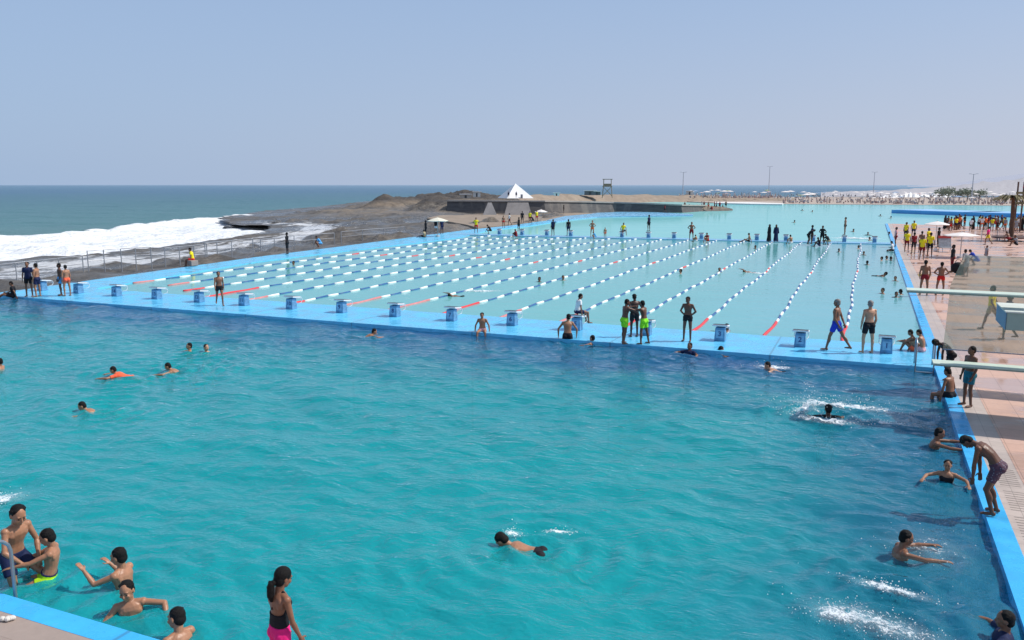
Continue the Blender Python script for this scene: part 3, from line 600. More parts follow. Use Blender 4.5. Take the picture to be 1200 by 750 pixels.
dl2=line_d(X,Y,[(p.x,p.y) for p in [at(350,246,SEA),at(415,243.2,SEA)]]); foam=np.maximum(foam,ss(4-dl2,0,3)*.85)
dr=line_d(X,Y,outer_line); foam=np.maximum(foam,ss(7-dr,0,5)*.8)
dc=line_d(X,Y,[(c.x,c.y) for c in crest]); lump=.75+.5*fbm(X,Y,11,.25,4)
Z=SEA+.28*fbm(X*.5+3,Y,2,.22,4)+foam*(.18+.30*fbm(X,Y,13,.7,4))+1.15*np.exp(-((dc-2.2)/2.2)**2)*lump*ss(sd,-3,2.5)+.4*np.exp(-((sd-15)/3.)**2)*lump*ss(sd,0,3)
edge=np.minimum.reduce([X+300,Y+30,330-Y]); Z=np.where(edge<6,SEA+(Z-SEA)*np.clip(edge/6,0,1),Z)
co=np.stack([X.ravel(),Y.ravel(),Z.ravel()],1).astype(np.float32); ny,nx=X.shape; idx=np.arange(nx*ny).reshape(ny,nx)
f=np.stack([idx[:-1,:-1],idx[:-1,1:],idx[1:,1:],idx[1:,:-1]],-1).reshape(-1,4)
far_co=np.array([(-300,-30,SEA),(-40,-30,SEA),(-40,330,SEA),(-300,330,SEA),(-60000,-30,SEA),(-60000,60000,SEA),(60000,60000,SEA),(60000,330,SEA),(-60000,330,SEA),(-300,60000,SEA),(60000,330,SEA)],dtype=np.float32); n0=len(co)
co=np.concatenate([co,far_co]); fq=np.array([(4,0,3,8),(8,3,9,5),(3,7,6,9)])+n0; f=np.concatenate([f,fq])
me=grid_mesh('sea',co,f); a=me.attributes.new('foam','FLOAT','POINT'); a.data.foreach_set('value',np.concatenate([foam.ravel(),np.zeros(len(far_co))]).astype(np.float32))
o=link('sea',me,[SEAM],smooth=True); o['kind']='structure'

# ---- rock shelf and mound
q=N('shore_rock'); p=q.n('ShaderNodeBsdfPrincipled'); P=q.pos(); s=q.n('ShaderNodeSeparateXYZ'); q.l(P,s.inputs[0])
n=q.noise(q.scale(P,(1,.45,1.5)),.75,9,.78,.5); w=q.ramp(q.noise(q.scale(P,(1,.4,1)),.12,5,.65,.5),[(.42,0.),(.55,1.)])
c=q.ramp(n,[(.36,(.014,.012,.011)),(.5,(.12,.103,.085)),(.66,(.32,.28,.225))])
cz=q.n('ShaderNodeMapRange'); cz.inputs['From Min'].default_value=.1; cz.inputs['From Max'].default_value=1.6; q.l(q.math('ADD',s.outputs['Z'],q.math('MULTIPLY',n,.9)),cz.inputs[0])
c=q.mix(cz.outputs[0],q.mix(w,q.mix(.45,c,(.12,.12,.12)),(.13,.13,.13)),q.mix(q.ramp(q.noise(P,.11,4,.6),[(.42,0.),(.6,.75)]),c,(.34,.26,.18)))
cd=q.n('ShaderNodeMapRange'); cd.inputs['From Min'].default_value=1.7; cd.inputs['From Max'].default_value=2.7; q.l(q.math('ADD',s.outputs['Z'],n),cd.inputs[0]); c=q.mix(cd.outputs[0],c,q.mix(.75,c,(.045,.042,.042)))
wa=q.n('ShaderNodeAttribute',attribute_name='foam'); wf_=q.ramp(q.math('ADD',wa.outputs['Fac'],q.math('MULTIPLY',q.math('SUBTRACT',q.noise(q.scale(P,(.6,.25,1)),.9,7,.7,.6),.5),1.6)),[(.5,0.),(.66,.9)]); c=q.mix(wf_,c,(.78,.80,.82))
q.l(c,p.inputs['Base Color']); q.l(q.math('SUBTRACT',.8,q.math('MULTIPLY',w,q.math('SUBTRACT',.62,q.math('MULTIPLY',cz.outputs[0],.55)))),p.inputs['Roughness'])
q.l(q.bump(q.noise(q.scale(P,(1,.6,2)),1.4,7,.75,.3),1.,.5),p.inputs['Normal']); q.l(p.outputs[0],q.out.inputs[0]); ROCKM=q.mat
gx=axis(-190,-38,.62); gy=axis(14,300,.75); X,Y=np.meshgrid(gx,gy)
sd=poly_sd(X,Y,rock_poly); rg=fbm(X,Y,21,.16,6,True); fb=fbm(X,Y,22,.5,5); din=line_d(X,Y,[(p.x,p.y) for p in rock_in])
fb2=fbm(X,Y,25,1.6,4); rg2=fbm(X*.6+Y*.5,Y*1.6-X*.3,27,.45,5,True)
H=-2.6+ss(sd+1.6*fb,-1,3)*2.0+.38*rg+.22*fb+.45*np.maximum(rg2,0)
H=np.minimum(H,-.30+.12*fb+ss(din,1,9)*1.6)
H+=.7*ss(fbm(X,Y,33,.3,3),.1,.35)*ss(din,1.2,2.6)*ss(14-din,0,5)*(1+.3*fb2)
# the mound: crest follows photo columns 425..600
def bump_at(x,y,w,d,h,az=0.):
    c_=at(x,y); dx=X-c_.x; dy=Y-c_.y; a_=math.atan2(-c_.x,c_.y); ca,sa=math.cos(a_),math.sin(a_)
    u=dx*ca+dy*sa; v=-dx*sa+dy*ca; return h*np.exp(-(np.abs(u/w)**2.6)-(np.abs(v/d)**2.6))
rough=1+.26*rg+.16*fb+.10*fb2+.14*rg2
H=np.maximum(H,-.6+bump_at(470,244.5,9.0,11,3.1)*rough); H=np.maximum(H,-.6+bump_at(452,246,6.0,9,2.4)*rough)
H=np.maximum(H,-.6+bump_at(542,241.0,17,14,3.75)*rough); H=np.maximum(H,-.6+bump_at(505,243,12,12,2.9)*rough); H=np.maximum(H,-.6+bump_at(420,248.5,12,9,1.1)*rough)
H=np.maximum(H,-.6+bump_at(455,252,20,6,1.3)*(.9+.2*fb)); H=np.maximum(H,-.4+bump_at(519,247,7,8,2.9)*rough); H=np.maximum(H,-.4+bump_at(527,249.6,3.5,5,2.2)*rough)
H+=(.10*fb2+.12*rg2)*ss(din,.8,3); keep=(sd>-6)
co=np.stack([X.ravel(),Y.ravel(),H.ravel()],1).astype(np.float32); ny,nx=X.shape; idx=np.arange(nx*ny).reshape(ny,nx)
fk=keep[:-1,:-1]|keep[1:,1:]; f=np.stack([idx[:-1,:-1],idx[:-1,1:],idx[1:,1:],idx[1:,:-1]],-1)[fk].reshape(-1,4)
u,inv=np.unique(f,return_inverse=True); me=grid_mesh('rocky_shore',co[u],inv.reshape(-1,4)); wash=(ss(10-line_d(X,Y,outer_line),0,10)*.66*ss(1.0-H,0,.9)*ss(130-Y,0,35)).ravel()[u].astype(np.float32); at2=me.attributes.new('foam','FLOAT','POINT'); at2.data.foreach_set('value',wash); o=link('rocky_shore',me,[ROCKM],smooth=False); o['kind']='structure'
def sand_mat(name,c1,c2):
    q=N(name); p=q.n('ShaderNodeBsdfPrincipled'); p.inputs['Roughness'].default_value=.9; P=q.pos()
    q.l(q.ramp(q.noise(P,.4,7,.7),[(.3,c1),(.7,c2)]),p.inputs['Base Color']); q.l(q.bump(q.noise(P,2,5),.4,.1),p.inputs['Normal']); q.l(p.outputs[0],q.out.inputs[0]); return q.mat
SAND=sand_mat('beach_sand',(.36,.29,.24),(.50,.42,.36)); EARTH=sand_mat('dry_earth',(.22,.17,.13),(.36,.29,.22))
sheet('sand_terrace',[at(x,y) for x,y in [(500,256),(525,250.5),(640,249.3),(700,250),(662,253.5),(640,258.5),(600,263.5),(560,267.5),(548,264),(520,259)]],.06,EARTH,depth=-1.2)
# rocks out in the surf
def rock(px,py,w,d,h,seed,label):
    b=MB(); c=at(px,py,-1.2); b.ell((0,0,0),(V(1,0,0),V(0,1,0),V(0,0,1)),(w,d,h),22,14)
    vs=[]
    for v in b.v:
        v=Vector(v); n_=noise.fractal(v*.7+Vector((seed,0,0)),.8,2.,5); n2=noise.fractal(v*1.7+Vector((0,seed,0)),.8,2.,4); v*=1+.22*n_+.1*n2; v.z=min(v.z,h*(.62+.22*n2)); vs.append(v)
    b.v=vs; o=b.build('rock',ROCKM,loc=(c.x,c.y,c.z-.15),rz=math.atan2(-c.x,c.y),smooth=False); tag(o,label,'rock','rocks standing in the surf')
rock(296,268,4.6,2.2,1.1,1,'long low dark rock surrounded by white surf, farthest out of the surf rocks')
rock(336,265.5,5.2,3.5,1.6,2,'dark jagged rock where the surf meets the wide rock shelf')
rock(352,272,3.6,3.,1.0,3,'low brown rock at the seaward corner of the rock shelf')
rock(148,311,2.6,1.3,1.3,4,'domed brown rock just behind the railing with surf behind it')
rock(208,306,2.6,1.2,1.1,5,'flat brown rock between surf and railing near the yellow shirted guard')
rock(262,298,3.2,1.5,.9,6,'long brown rock at the foot of the railing left of the man in black')
rock(103,315,1.6,1.,.9,7,'small dark rock beside the railing above the two boys on the ledge')
rock(28,327,2.2,1.2,.8,8,'dark low rock behind the railing at the far left')
# ---- far wall beside the lagoon
q=N('dark_stone_wall'); p=q.n('ShaderNodeBsdfPrincipled'); P=q.pos(); p.inputs['Roughness'].default_value=.75
s=q.n('ShaderNodeSeparateXYZ'); q.l(P,s.inputs[0])
c=q.ramp(q.noise(q.scale(P,(.5,.5,2.5)),1.,6,.7),[(.3,(.06,.058,.06)),(.7,(.125,.118,.115))]); c=q.mix(q.ramp(q.noise(q.scale(P,(.35,.35,.08)),1.,3,.6),[(.52,0.),(.6,.5)]),c,(.22,.195,.17))
q.l(c,p.inputs['Base Color']); q.l(q.bump(q.noise(P,1.2,5),.5,.1),p.inputs['Normal']); q.l(p.outputs[0],q.out.inputs[0]); WALLM=q.mat
COPE=pm('pale_coping',(.36,.33,.30),.8,.15,1,coords='pos')
root=empty('sea_wall','long dark sloping stone wall with pale coping behind the far pool','wall',at(650,250))
base=[(523,250.6),(560,250.8),(600,251),(640,251),(680,249.6),(720,248.5),(760,248.6),(800,248.8),(832,246.5)]; tops=[2.35,2.35,2.3,2.3,2.1,1.8,1.6,1.3,.9]
A=[at(*b_) for b_ in base]; b=MB(); cp=MB(); dirs=[]
for i in range(len(A)):
    t=(A[min(i+1,len(A)-1)]-A[max(i-1,0)]).normalized(); dirs.append(V(-t.y,t.x,0))
prof=lambda i:[A[i]+V(0,0,-.3),A[i]+dirs[i]*(tops[i]*.35)+V(0,0,tops[i]),A[i]+dirs[i]*(tops[i]*.35+2.2)+V(0,0,tops[i]),A[i]+dirs[i]*(tops[i]*.35+2.6)+V(0,0,-.5)]
vs=[v for i in range(len(A)) for v in prof(i)]; fs=[(i*4+k,(i+1)*4+k,(i+1)*4+k+1,i*4+k+1) for i in range(len(A)-1) for k in range(3)]+[(0,1,2,3),tuple((len(A)-1)*4+k for k in(3,2,1,0))]
b.add([v-root.location for v in vs],fs); b.build('wall_face',WALLM,root)
vs=[];fs=[]
for i in range(len(A)):
    c0=A[i]+dirs[i]*(tops[i]*.35)+V(0,0,tops[i]+.003); d_=dirs[i]
    vs+=[c0-d_*.25,c0-d_*.25+V(0,0,.28),c0+d_*1.9+V(0,0,.28),c0+d_*1.9]
fs=[(i*4+k,(i+1)*4+k,(i+1)*4+(k+1)%4,i*4+(k+1)%4) for i in range(len(A)-1) for k in range(4)]+[(0,1,2,3),tuple((len(A)-1)*4+k for k in(3,2,1,0))]
cp.add([v-root.location for v in vs],fs); cp.build('coping',COPE,root)
# buttress slabs leaning on the wall
for (x,w,col,l) in ((607,5.2,(.27,.25,.24),'pale square concrete buttress in the middle of the dark wall'),(574,2.8,(.26,.25,.25),'pale narrow spillway slab leaning on the dark wall')):
    g=at(x,252.2); b=MB(); d=V(-g.x,-g.y,0).normalized(); sd_=V(-d.y,d.x,0)
    top=g-d*1.6+V(0,0,2.25); k=.75 if w>4 else .25
    vs=[g+sd_*w/2-V(0,0,.2),g-sd_*w/2-V(0,0,.2),top-sd_*w/2*k,top+sd_*w/2*k]; vs+=[v-d*1.5 for v in vs]
    b.add(vs,[(0,1,2,3),(7,6,5,4),(0,4,5,1),(1,5,6,2),(2,6,7,3),(3,7,4,0)]); tag(b.build('buttress',pm('buttress_%d'%x,col,.8,.2,.6,.3)),l,'buttress')
# breakwater mound behind the wall, and far land
def berm(name,stations,mat,back=22,seed=1,res=14):
    """stations: (column, distance, height)"""
    vs=[];fs=[]; xs=np.linspace(stations[0][0],stations[-1][0],70); m=9
    for i,x in enumerate(xs):
        d=np.interp(x,[s_[0] for s_ in stations],[s_[1] for s_ in stations]); h=np.interp(x,[s_[0] for s_ in stations],[s_[2] for s_ in stations])
        for j in range(m):
            t=j/(m-1); pp=ray(x,d+t*back); k=math.sin(math.pi*min(t*1.0,1.))**.6 if 0<t<1 else 0
            hh=h*k*(1+.22*noise.fractal(Vector((pp.x*.13,pp.y*.13,seed)),.7,2.,5)); vs.append(V(pp.x,pp.y,-1.3+(hh+1.3)*k if k>0 else -1.4))
    for i in range(69):
        for j in range(m-1): fs.append((i*m+j,(i+1)*m+j,(i+1)*m+j+1,i*m+j+1))
    b=MB(); b.add(vs,fs); o=b.build(name,mat,smooth=True); o['kind']='structure'; return o
berm('breakwater',[(520,205,1.6),(560,215,2.3),(600,222,2.5),(650,240,2.6),(711,262,2.5),(800,285,2.0),(860,300,1.4),(930,310,.8)],EARTH,26,3)
BEACH=sheet('beach',[(-160,372),(-84,318),(-42,262),(-23,258),(20,262),(34,262),(120,262),(400,262),(700,520),(0,420)],-.02,SAND,depth=-2)
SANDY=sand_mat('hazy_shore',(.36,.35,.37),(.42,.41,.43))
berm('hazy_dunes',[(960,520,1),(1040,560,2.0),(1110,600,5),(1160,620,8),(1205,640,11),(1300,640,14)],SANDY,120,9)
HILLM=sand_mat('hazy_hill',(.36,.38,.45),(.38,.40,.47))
def hill(stations,dist):
    vs=[];fs=[]; n=60; xs=np.linspace(stations[0][0],stations[-1][0],n)
    for i,x in enumerate(xs):
        h=np.interp(x,[a[0] for a in stations],[a[1] for a in stations]); h=max(h*(1+.10*noise.fractal(Vector((x*.03,0,2)),.6,2,4)),0)
        for j,(dd,k) in enumerate(((0,0),(.12,.45),(.3,1.),(.6,.3),(.8,0))): pp=ray(x,dist*(1+dd)); vs.append(V(pp.x,pp.y,h*k-(2 if k==0 else 0)))
    for i in range(n-1):
        for j in range(4): fs.append((i*5+j,(i+1)*5+j,(i+1)*5+j+1,i*5+j+1))
    b=MB(); b.add(vs,fs); o=b.build('hill',HILLM,smooth=True); o['kind']='structure'
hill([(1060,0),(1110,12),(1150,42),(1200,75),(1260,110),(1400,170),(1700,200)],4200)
# distant breakers in front of the beach head
FOAMM=pm('breaker_foam',(.80,.80,.80),.9,.08,.3,.3,coords='pos')
for k,(x0,x1,d,h) in enumerate(((1030,1078,430,3.4),(1052,1110,470,2.6),(1085,1112,520,3.6),(1010,1060,400,1.6))):
    vs=[];fs=[];n=40
    for i in range(n):
        x=x0+(x1-x0)*i/(n-1); e=math.sin(math.pi*i/(n-1))**.5
        for j in range(5):
            t=j/4; pp=ray(x,d+t*14+3*noise.noise(Vector((x*.2,k,0)))); hh=h*e*math.sin(math.pi*t)*(.75+.6*noise.fractal(Vector((x*.25,k*3.,t)),.7,2.,4)); vs.append(V(pp.x,pp.y,-.9+max(hh,0)))
    for i in range(n-1):
        for j in range(4): fs.append((i*5+j,(i+1)*5+j,(i+1)*5+j+1,i*5+j+1))
    b=MB(); b.add(vs,fs); o=b.build('breaking_wave',FOAMM,smooth=True); o['kind']='structure'
# white sand spit edge in front of the crowd
sheet('white_quay',[at(x,y) for x,y in[(838,237.6),(880,237.8),(918,239.2),(917,240.2),(880,239.7),(838,238.6)]],.25,pm('white_quay',(.75,.74,.72),.8),depth=-.4)
# long blue pool wall
b=MB(); p0=at(1046,249.3); p1=at(1130,252.5); p2=at(1250,256)
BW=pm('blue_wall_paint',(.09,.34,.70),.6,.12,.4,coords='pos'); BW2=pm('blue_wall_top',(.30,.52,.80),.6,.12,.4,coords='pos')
root=empty('pool_wall','long low blue painted wall across the far end of the pool deck','wall',p0)
for i,(a_,b_) in enumerate(((p0,p1),(p1,p2))):
    d=(b_-a_); L=d.length; rz=math.atan2(d.y,d.x); mid=(a_+b_)/2-p0; nn=V(-math.sin(rz),math.cos(rz),0)
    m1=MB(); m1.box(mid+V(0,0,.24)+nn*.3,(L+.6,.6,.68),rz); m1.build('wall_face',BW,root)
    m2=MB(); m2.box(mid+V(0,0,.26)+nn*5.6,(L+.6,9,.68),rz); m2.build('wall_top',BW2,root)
# ================================================================ pool furniture
WHITEP=pm('white_plastic',(.72,.74,.76),.45,.06,3); DARKP=pm('dark_grip',(.05,.065,.09),.6,.2,8,.2); BLOCKB=pm('block_blue',(.11,.28,.47),.5,.3,5); STEEL=pm('steel_tube',(.33,.36,.40),.35,.1,5,metal=.7)
NUM=pm('number_paint',(.02,.05,.2),.5,.05)
def text_mesh(txt,size):
    c=bpy.data.curves.new('t','FONT'); c.body=txt; c.size=size; c.align_x='CENTER'; c.align_y='CENTER'; c.extrude=.004; c.offset=.006
    o=bpy.data.objects.new('t',c); COL.objects.link(o); dg=bpy.context.evaluated_depsgraph_get(); me=bpy.data.meshes.new_from_object(o.evaluated_get(dg)); bpy.data.objects.remove(o); bpy.data.curves.remove(c)
    me.transform(Matrix.Rotation(math.pi/2,4,'X')); me.materials.clear(); me.materials.append(NUM); return me
def make_block():
    r=empty('starting_block','','starting block')
    b=MB(); b.box((0,0,.28),(.44,.42,.56),taper=.86); bevel(b.build('pedestal',BLOCKB,r),.02)
    b=MB(); b.box((0,.08,.62),(.62,.62,.07),rx=R(-7)); bevel(b.build('platform',WHITEP,r),.015)
    b=MB(); b.box((0,.08,.664),(.58,.58,.014),rx=R(-7)); b.build('grip_mat',DARKP,r)
    for s in(-1,1):
        b=MB(); b.tube([(s*.27,.30,.60),(s*.27,.50,.56),(s*.27,.56,.44),(s*.27,.50,.30),(s*.20,.22,.24)],.016); b.build('handle',WHITEP,r,smooth=True)
    b=MB(); b.tube([(-.27,.55,.46),(.27,.55,.46)],.016); b.build('start_bar',WHITEP,r,smooth=True)
    b=MB(); b.box((0,-.196,.30),(.30,.01,.34),rx=R(-3)); b.build('number_plate',pm('plate_pale',(.24,.46,.66),.5),r)
    return r
blk=make_block(); blk.scale=(.86,.86,.86); snapshot(blk); near=[0.79-2.715*i for i in range(16)]
extra_l={1:'with the 1 on its back beside the pool ladder',2:'with the 2 on its back left of the man in blue shorts',3:'with the 3 on its back, a swimmer behind it',4:'behind the boys in green shorts',5:'with a boy in a white shirt sitting on it',6:'just right of the boy perched on the ledge',7:'just left of the boy perched on the ledge',15:'just right of the pair standing in red and pale blue trunks',16:'between the two groups standing at the left end of the ledge'}
ang={8:'in the middle of the row, above the lone swimmer near the ledge',9:'left of the middle of the row, red rope end to its upper right',10:'where the longest red rope end runs up from behind',11:'second block to the right of the walking boy',12:'first one right of the walking boy in dark trunks',13:'first one left of the walking boy in dark trunks',14:'third block from the left end'}
for i,x in enumerate(near):
    n=i+1; l='near block '+(extra_l.get(n) or ang.get(n,'on the near ledge'))
    o=blk if i==0 else copy_tree(blk); o.location=(x,29.35,0.0); tag(o,l+', near row','starting block','starting blocks on the near ledge'); o['label']=l
    c=link('number',text_mesh(str(n),.27),(),o); c.location=(0,-.206,.30)
for k,px in enumerate([585.5,612,641,669,729,760,790,822,854.5,887,921,953,989.5,1025]):
    g=at(px,282); x=g.x*(84.3+g.x*.07)/g.y if False else g.x; yy=84.35+ (x+42)*.066
    t=at(px,280); sc_l=yy/t.y; o=copy_tree(blk,loc=(t.x*sc_l,yy,0),rz=math.pi,label='far ledge starting block, '+['first from the left','second from the left','third from the left','beside the dark dressed man left of the orange trunks','under the seated guard in the yellow shirt','under the man standing between guard and bare ledge','alone right of the standing man','left of the seated reddish bather','alone, middle of the far row','right of the bather sitting on the ledge','left of the bather seated behind the two robed women','where a dark figure bends over it','under the lone standing boy at the right','rightmost, next to the deck edge'][k])
    o['group']='starting blocks on the far ledge'

# lane ropes
RR=pm('rope_red',(.70,.04,.05),.5,.1,4); RWt=pm('rope_white',(.82,.84,.84),.5,.05,4); RB=pm('rope_blue',(.02,.10,.30),.5,.15,4); RP=pm('rope_faded_red',(.62,.22,.22),.5,.15,4)
red_len=[3.7,3.6,3.3,2.2,2.3,2.6,3.8,3.7,3.6,1.0,1.6,4.2,2.5,2.,2.]
posn=['rightmost lane rope, ending between the man in black shorts and block 1','second lane rope from the right, red end just left of block 2','third lane rope from the right, red end beside block 3','fourth lane rope from the right, ending behind the boys in green shorts','fifth from the right, ending behind the boy in the white shirt','sixth from the right, red end left of the white shirted boy','seventh from the right, swimmer alongside it','eighth from the right, faded red end','ninth from the right, middle lane rope','tenth from the right, short red end','eleventh from the right, short red end','lane rope with the longest bright red end, twelfth from the right','thirteenth from the right','fourteenth from the right, ending behind the walking boy','leftmost lane rope next to the blue side walk']
for i in range(15):
    x=near[i]-1.36; r=random.Random(i); b=MB(); y=LY1-.05; end=82.3+(x+42)*.07; seg=0; rl=red_len[i]; mid=r.choice([54.5,55.5,56.5]); y1=y+rl
    if i>=12: y=y+ (1.5 if i==12 else 3); y1=y+1.5
    wob=lambda yy:(x+.05*math.sin(yy*.35+i)+.03*math.sin(yy*1.1+i*2))
    def run(ya,yb,mi,rad):
        if yb<=ya: return
        n=max(2,int((yb-ya)/.45)+1); pts=[(wob(ya+(yb-ya)*k/(n-1)),ya+(yb-ya)*k/(n-1),WZ+.038+.012*math.sin((ya+(yb-ya)*k/(n-1))*2.2+i)) for k in range(n)]
        rs=[rad]*n; b.tube(pts,rs,6,mi)
    run(y,y1,0 if i in(0,1,2,11) or i%3==0 else 3,.062); yy=y1
    while yy<end:
        run(yy+.03,min(yy+.86,end),1,.063); run(yy+.9,min(yy+1.9,end),2 if not (mid-1<yy<mid+1) else 0,.051); yy+=1.93
    me=b.mesh('lane_rope'); o=link('lane_rope',me,[RR,RWt,RB,RP],smooth=True); tag(o,('lane rope: '+posn[i]) ,'lane rope','lane ropes of the racing pool')

# ladders
def ladder(loc,rz,label,depth=1.3):
    r=empty('pool_ladder',label,'ladder',loc,rz)
    for s in(-1,1):
        b=MB(); pts=[(s*.25,-.55,.0),(s*.25,-.56,.55)]
        for k in range(9): a=math.pi*k/8; pts.append((s*.25,-.21-.35*math.cos(a),.62+.24*math.sin(a)))
        pts+=[(s*.25,.14,.3),(s*.25,.14,-depth)]; b.tube(pts,.024,10); b.build('rail',STEEL,r,smooth=True)
    for k in range(4):
        b=MB(); b.box((0,.14,-.12-.3*k),(.5,.09,.03)); b.build('rung',STEEL,r)
    return r
ladder((1.82,27.35,0),math.pi,'steel pool ladder at the corner of ledge and deck, hooking into the diving pool')
ladder((-10.62,6.66,0),0,'grey steel pool ladder held by the boys at the lower left corner')

# railing along the rocks
RAIL=pm('galvanised_rail',(.33,.35,.38),.45,.15,4,metal=.3)
def railing(pix,h,label,top=True):
    g=[at(x,y,-.1) for x,y in pix]; r=empty('railing',label,'railing',g[0],0,'railings along the rocks')
    for p_ in g:
        b=MB(); q_=p_-g[0]; b.tube([q_+V(0,0,-.9),q_+V(0,0,h)],.035,6); b.build('post',RAIL,r)
    for k,z in enumerate((h,h*.5)):
        b=MB(); b.tube([p_-g[0]+V(0,0,z) for p_ in g],.03 if k==0 else .022,6); b.build('rail',RAIL,r)
railing([(-12,333),(20,328.5),(45,325.5),(70,322),(98,318.5)],1.05,'grey pipe railing at the far left, surf behind it')
railing([(104,317.5),(123,316),(143,314.5),(160,313.5),(178,312.5)],1.35,'taller grey pipe railing in front of the domed brown rock')
railing([(194,309.5),(211,307.5),(228,305.5),(243,303.5)],1.15,'grey pipe railing behind the guard in the yellow shirt')
railing([(241,304),(255,302.3),(272,300),(297,297.3)],1.25,'grey pipe railing left of the man dressed in black')
railing([(306,294.5),(322,292),(345,289),(368,287),(392,285)],1.0,'low grey pipe railing right of the man dressed in black')
railing([(400,283.5),(425,280.5),(450,278.5),(474,276)],1.0,'low grey pipe railing left of the cream parasol')

# parasols
CREAM=pm('cream_canvas',(.72,.70,.58),.85,.06,2); PWHITE=pm('white_canvas',(.80,.74,.70),.85,.05,2); POLE=pm('pole_grey',(.4,.4,.4),.5,.1)
def parasol(loc,R_,h,mat,label,group=None,drop=.35):
    r=empty('parasol',label,'parasol',loc,random.random(),group); b=MB(); n=10; vs=[(0,0,h)];fs=[]
    for j,(t,dz) in enumerate(((.5,.42*drop),(1.,drop))):
        for k in range(n): a=2*math.pi*k/n; sc_=1 if k%2==0 else .985; vs.append((R_*t*math.cos(a)*sc_,R_*t*math.sin(a)*sc_,h-dz-(.03 if k%2 else 0)*t))
    for k in range(n): fs.append((0,1+k,1+(k+1)%n)); fs.append((1+k,1+n+k,1+n+(k+1)%n,1+(k+1)%n))
    vs2=[(v[0]*.98,v[1]*.98,v[2]-.05) for v in vs[1+n:]]; b.add(vs+vs2,fs+[(1+n+k,1+2*n+k,1+2*n+(k+1)%n,1+n+(k+1)%n) for k in range(n)]); b.build('canopy',mat,r)
    b=MB(); b.tube([(0,0,0),(0,0,h+.08)],.03,8); b.build('pole',POLE,r)
    b=MB(); b.cap((0,0,.0),(0,0,.1),.25,.2,14,flat=True); b.build('base',POLE,r); return r
parasol(at(513,277),1.2,2.05,CREAM,'cream round parasol beside the rocks at the left end of the far ledge')
parasol(at(1096,287),1.1,2.2,PWHITE,'white parasol beyond the yellow shirted guards on the deck',drop=.28)
parasol(at(1125,302),1.3,1.95,PWHITE,'flat white parasol nearest the camera on the pink deck',drop=.22)
parasol(at(634,259.2),1.05,1.8,PWHITE,'tilted white parasol beside the guards below the sea wall')

# pyramid tent
g=ray(604,194,2.5); r=empty('pyramid_tent','white pyramid shaped tent on top of the sea wall','tent',g,math.atan2(-g.x,g.y)+.35)
b=MB(); W_=3.3; n=4
vs=[(-W_,-W_,0),(W_,-W_,0),(W_,W_,0),(-W_,W_,0),(0,0,3.4)]; mids=[]
for k in range(4):
    a,c_=Vector(vs[k]),Vector(vs[(k+1)%4]); m=(a+c_)/2*.93; mids.append(tuple(m))
vs+=mids; fs=[]
for k in range(4): fs+=[(k,5+k,4),(5+k,(k+1)%4,4)]
b.add(vs,fs); b.build('canvas',pm('tent_white',(.82,.82,.82),.8,.04,1),r)
b=MB(); b.box((.4,-W_*.945,.45),(.5,.1,.9)); b.build('door_opening',pm('tent_shadow',(.18,.2,.23),.9),r)
b=MB(); b.tube([(0,0,3.0),(0,0,3.35)],.05,6); b.build('pole_tip',POLE,r)
# lifeguard tower, far
WOOD=pm('weathered_timber',(.28,.19,.13),.85,.25,3,.3)
g=ray(711,250,2.2); r=empty('lifeguard_tower','tall timber lifeguard tower on the breakwater against the sea','tower',g,math.atan2(-g.x,g.y))
for sx in(-1,1):
    for sy in(-1,1):
        b=MB(); b.tube([(sx*1.5,sy*1.5,-.5),(sx*1.15,sy*1.15,3.2),(sx*1.1,sy*1.1,5.0)],.13,6); b.build('leg',WOOD,r)
b=MB(); b.box((0,0,2.9),(2.9,2.9,.22)); b.build('platform',WOOD,r)
b=MB(); b.box((0,-1.2,3.4),(2.4,.1,.7)); b.box((-1.2,0,3.4),(.1,2.4,.7)); b.build('guard_board',WOOD,r)
b=MB(); b.box((0,0,5.05),(3.0,3.0,.18)); b.build('roof',WOOD,r)
for s in(-1,1):
    b=MB(); b.tube([(-1.4*s,-1.4,.1),(1.2*s,-1.2,2.8)],.09,6); b.build('brace',WOOD,r)
# round thatched shade on the right of the deck
THATCH=pm('thatch',(.20,.17,.09),.95,.45,6,.8)
g=at(1184,282.5); r=empty('thatched_shade','tall brown post with a ragged thatched canopy and round bench on the deck','sunshade',g)
b=MB(); b.tube([(0,0,0),(0,.05,2.2),(-.1,.1,4.3)],[.26,.2,.16],10); b.build('post',pm('palm_trunk',(.13,.07,.045),.9,.35,9,.6),r)
b=MB(); rr=random.Random(4)
for k in range(150):
    a=rr.uniform(0,6.28); t=rr.uniform(.3,1); w=V(-math.sin(a),math.cos(a),0)*.09; L=rr.uniform(1.5,2.3); p0_=V(-.1+.15*math.cos(a),.1+.15*math.sin(a),4.45+rr.uniform(-.15,.1)); p1_=p0_+V(math.cos(a)*L*.6,math.sin(a)*L*.6,.1-.2*t); p2_=p0_+V(math.cos(a)*L,math.sin(a)*L,-.35*t-.25)
    b.add([p0_-w,p0_+w,p1_+w,p1_-w,p2_],[(0,1,2,3),(3,2,4)])
b.build('canopy',THATCH,r)
b=MB(); b.cap((0,0,.32),(0,0,.42),1.7,1.7,24,flat=True); b.build('round_bench',pm('bench_dark',(.10,.055,.045),.7,.2,3),r)
for k in range(5):
    b=MB(); a=k*1.257; b.tube([(1.3*math.cos(a),1.3*math.sin(a),0),(1.3*math.cos(a),1.3*math.sin(a),.33)],.05,6); b.build('bench_leg',STEEL,r)
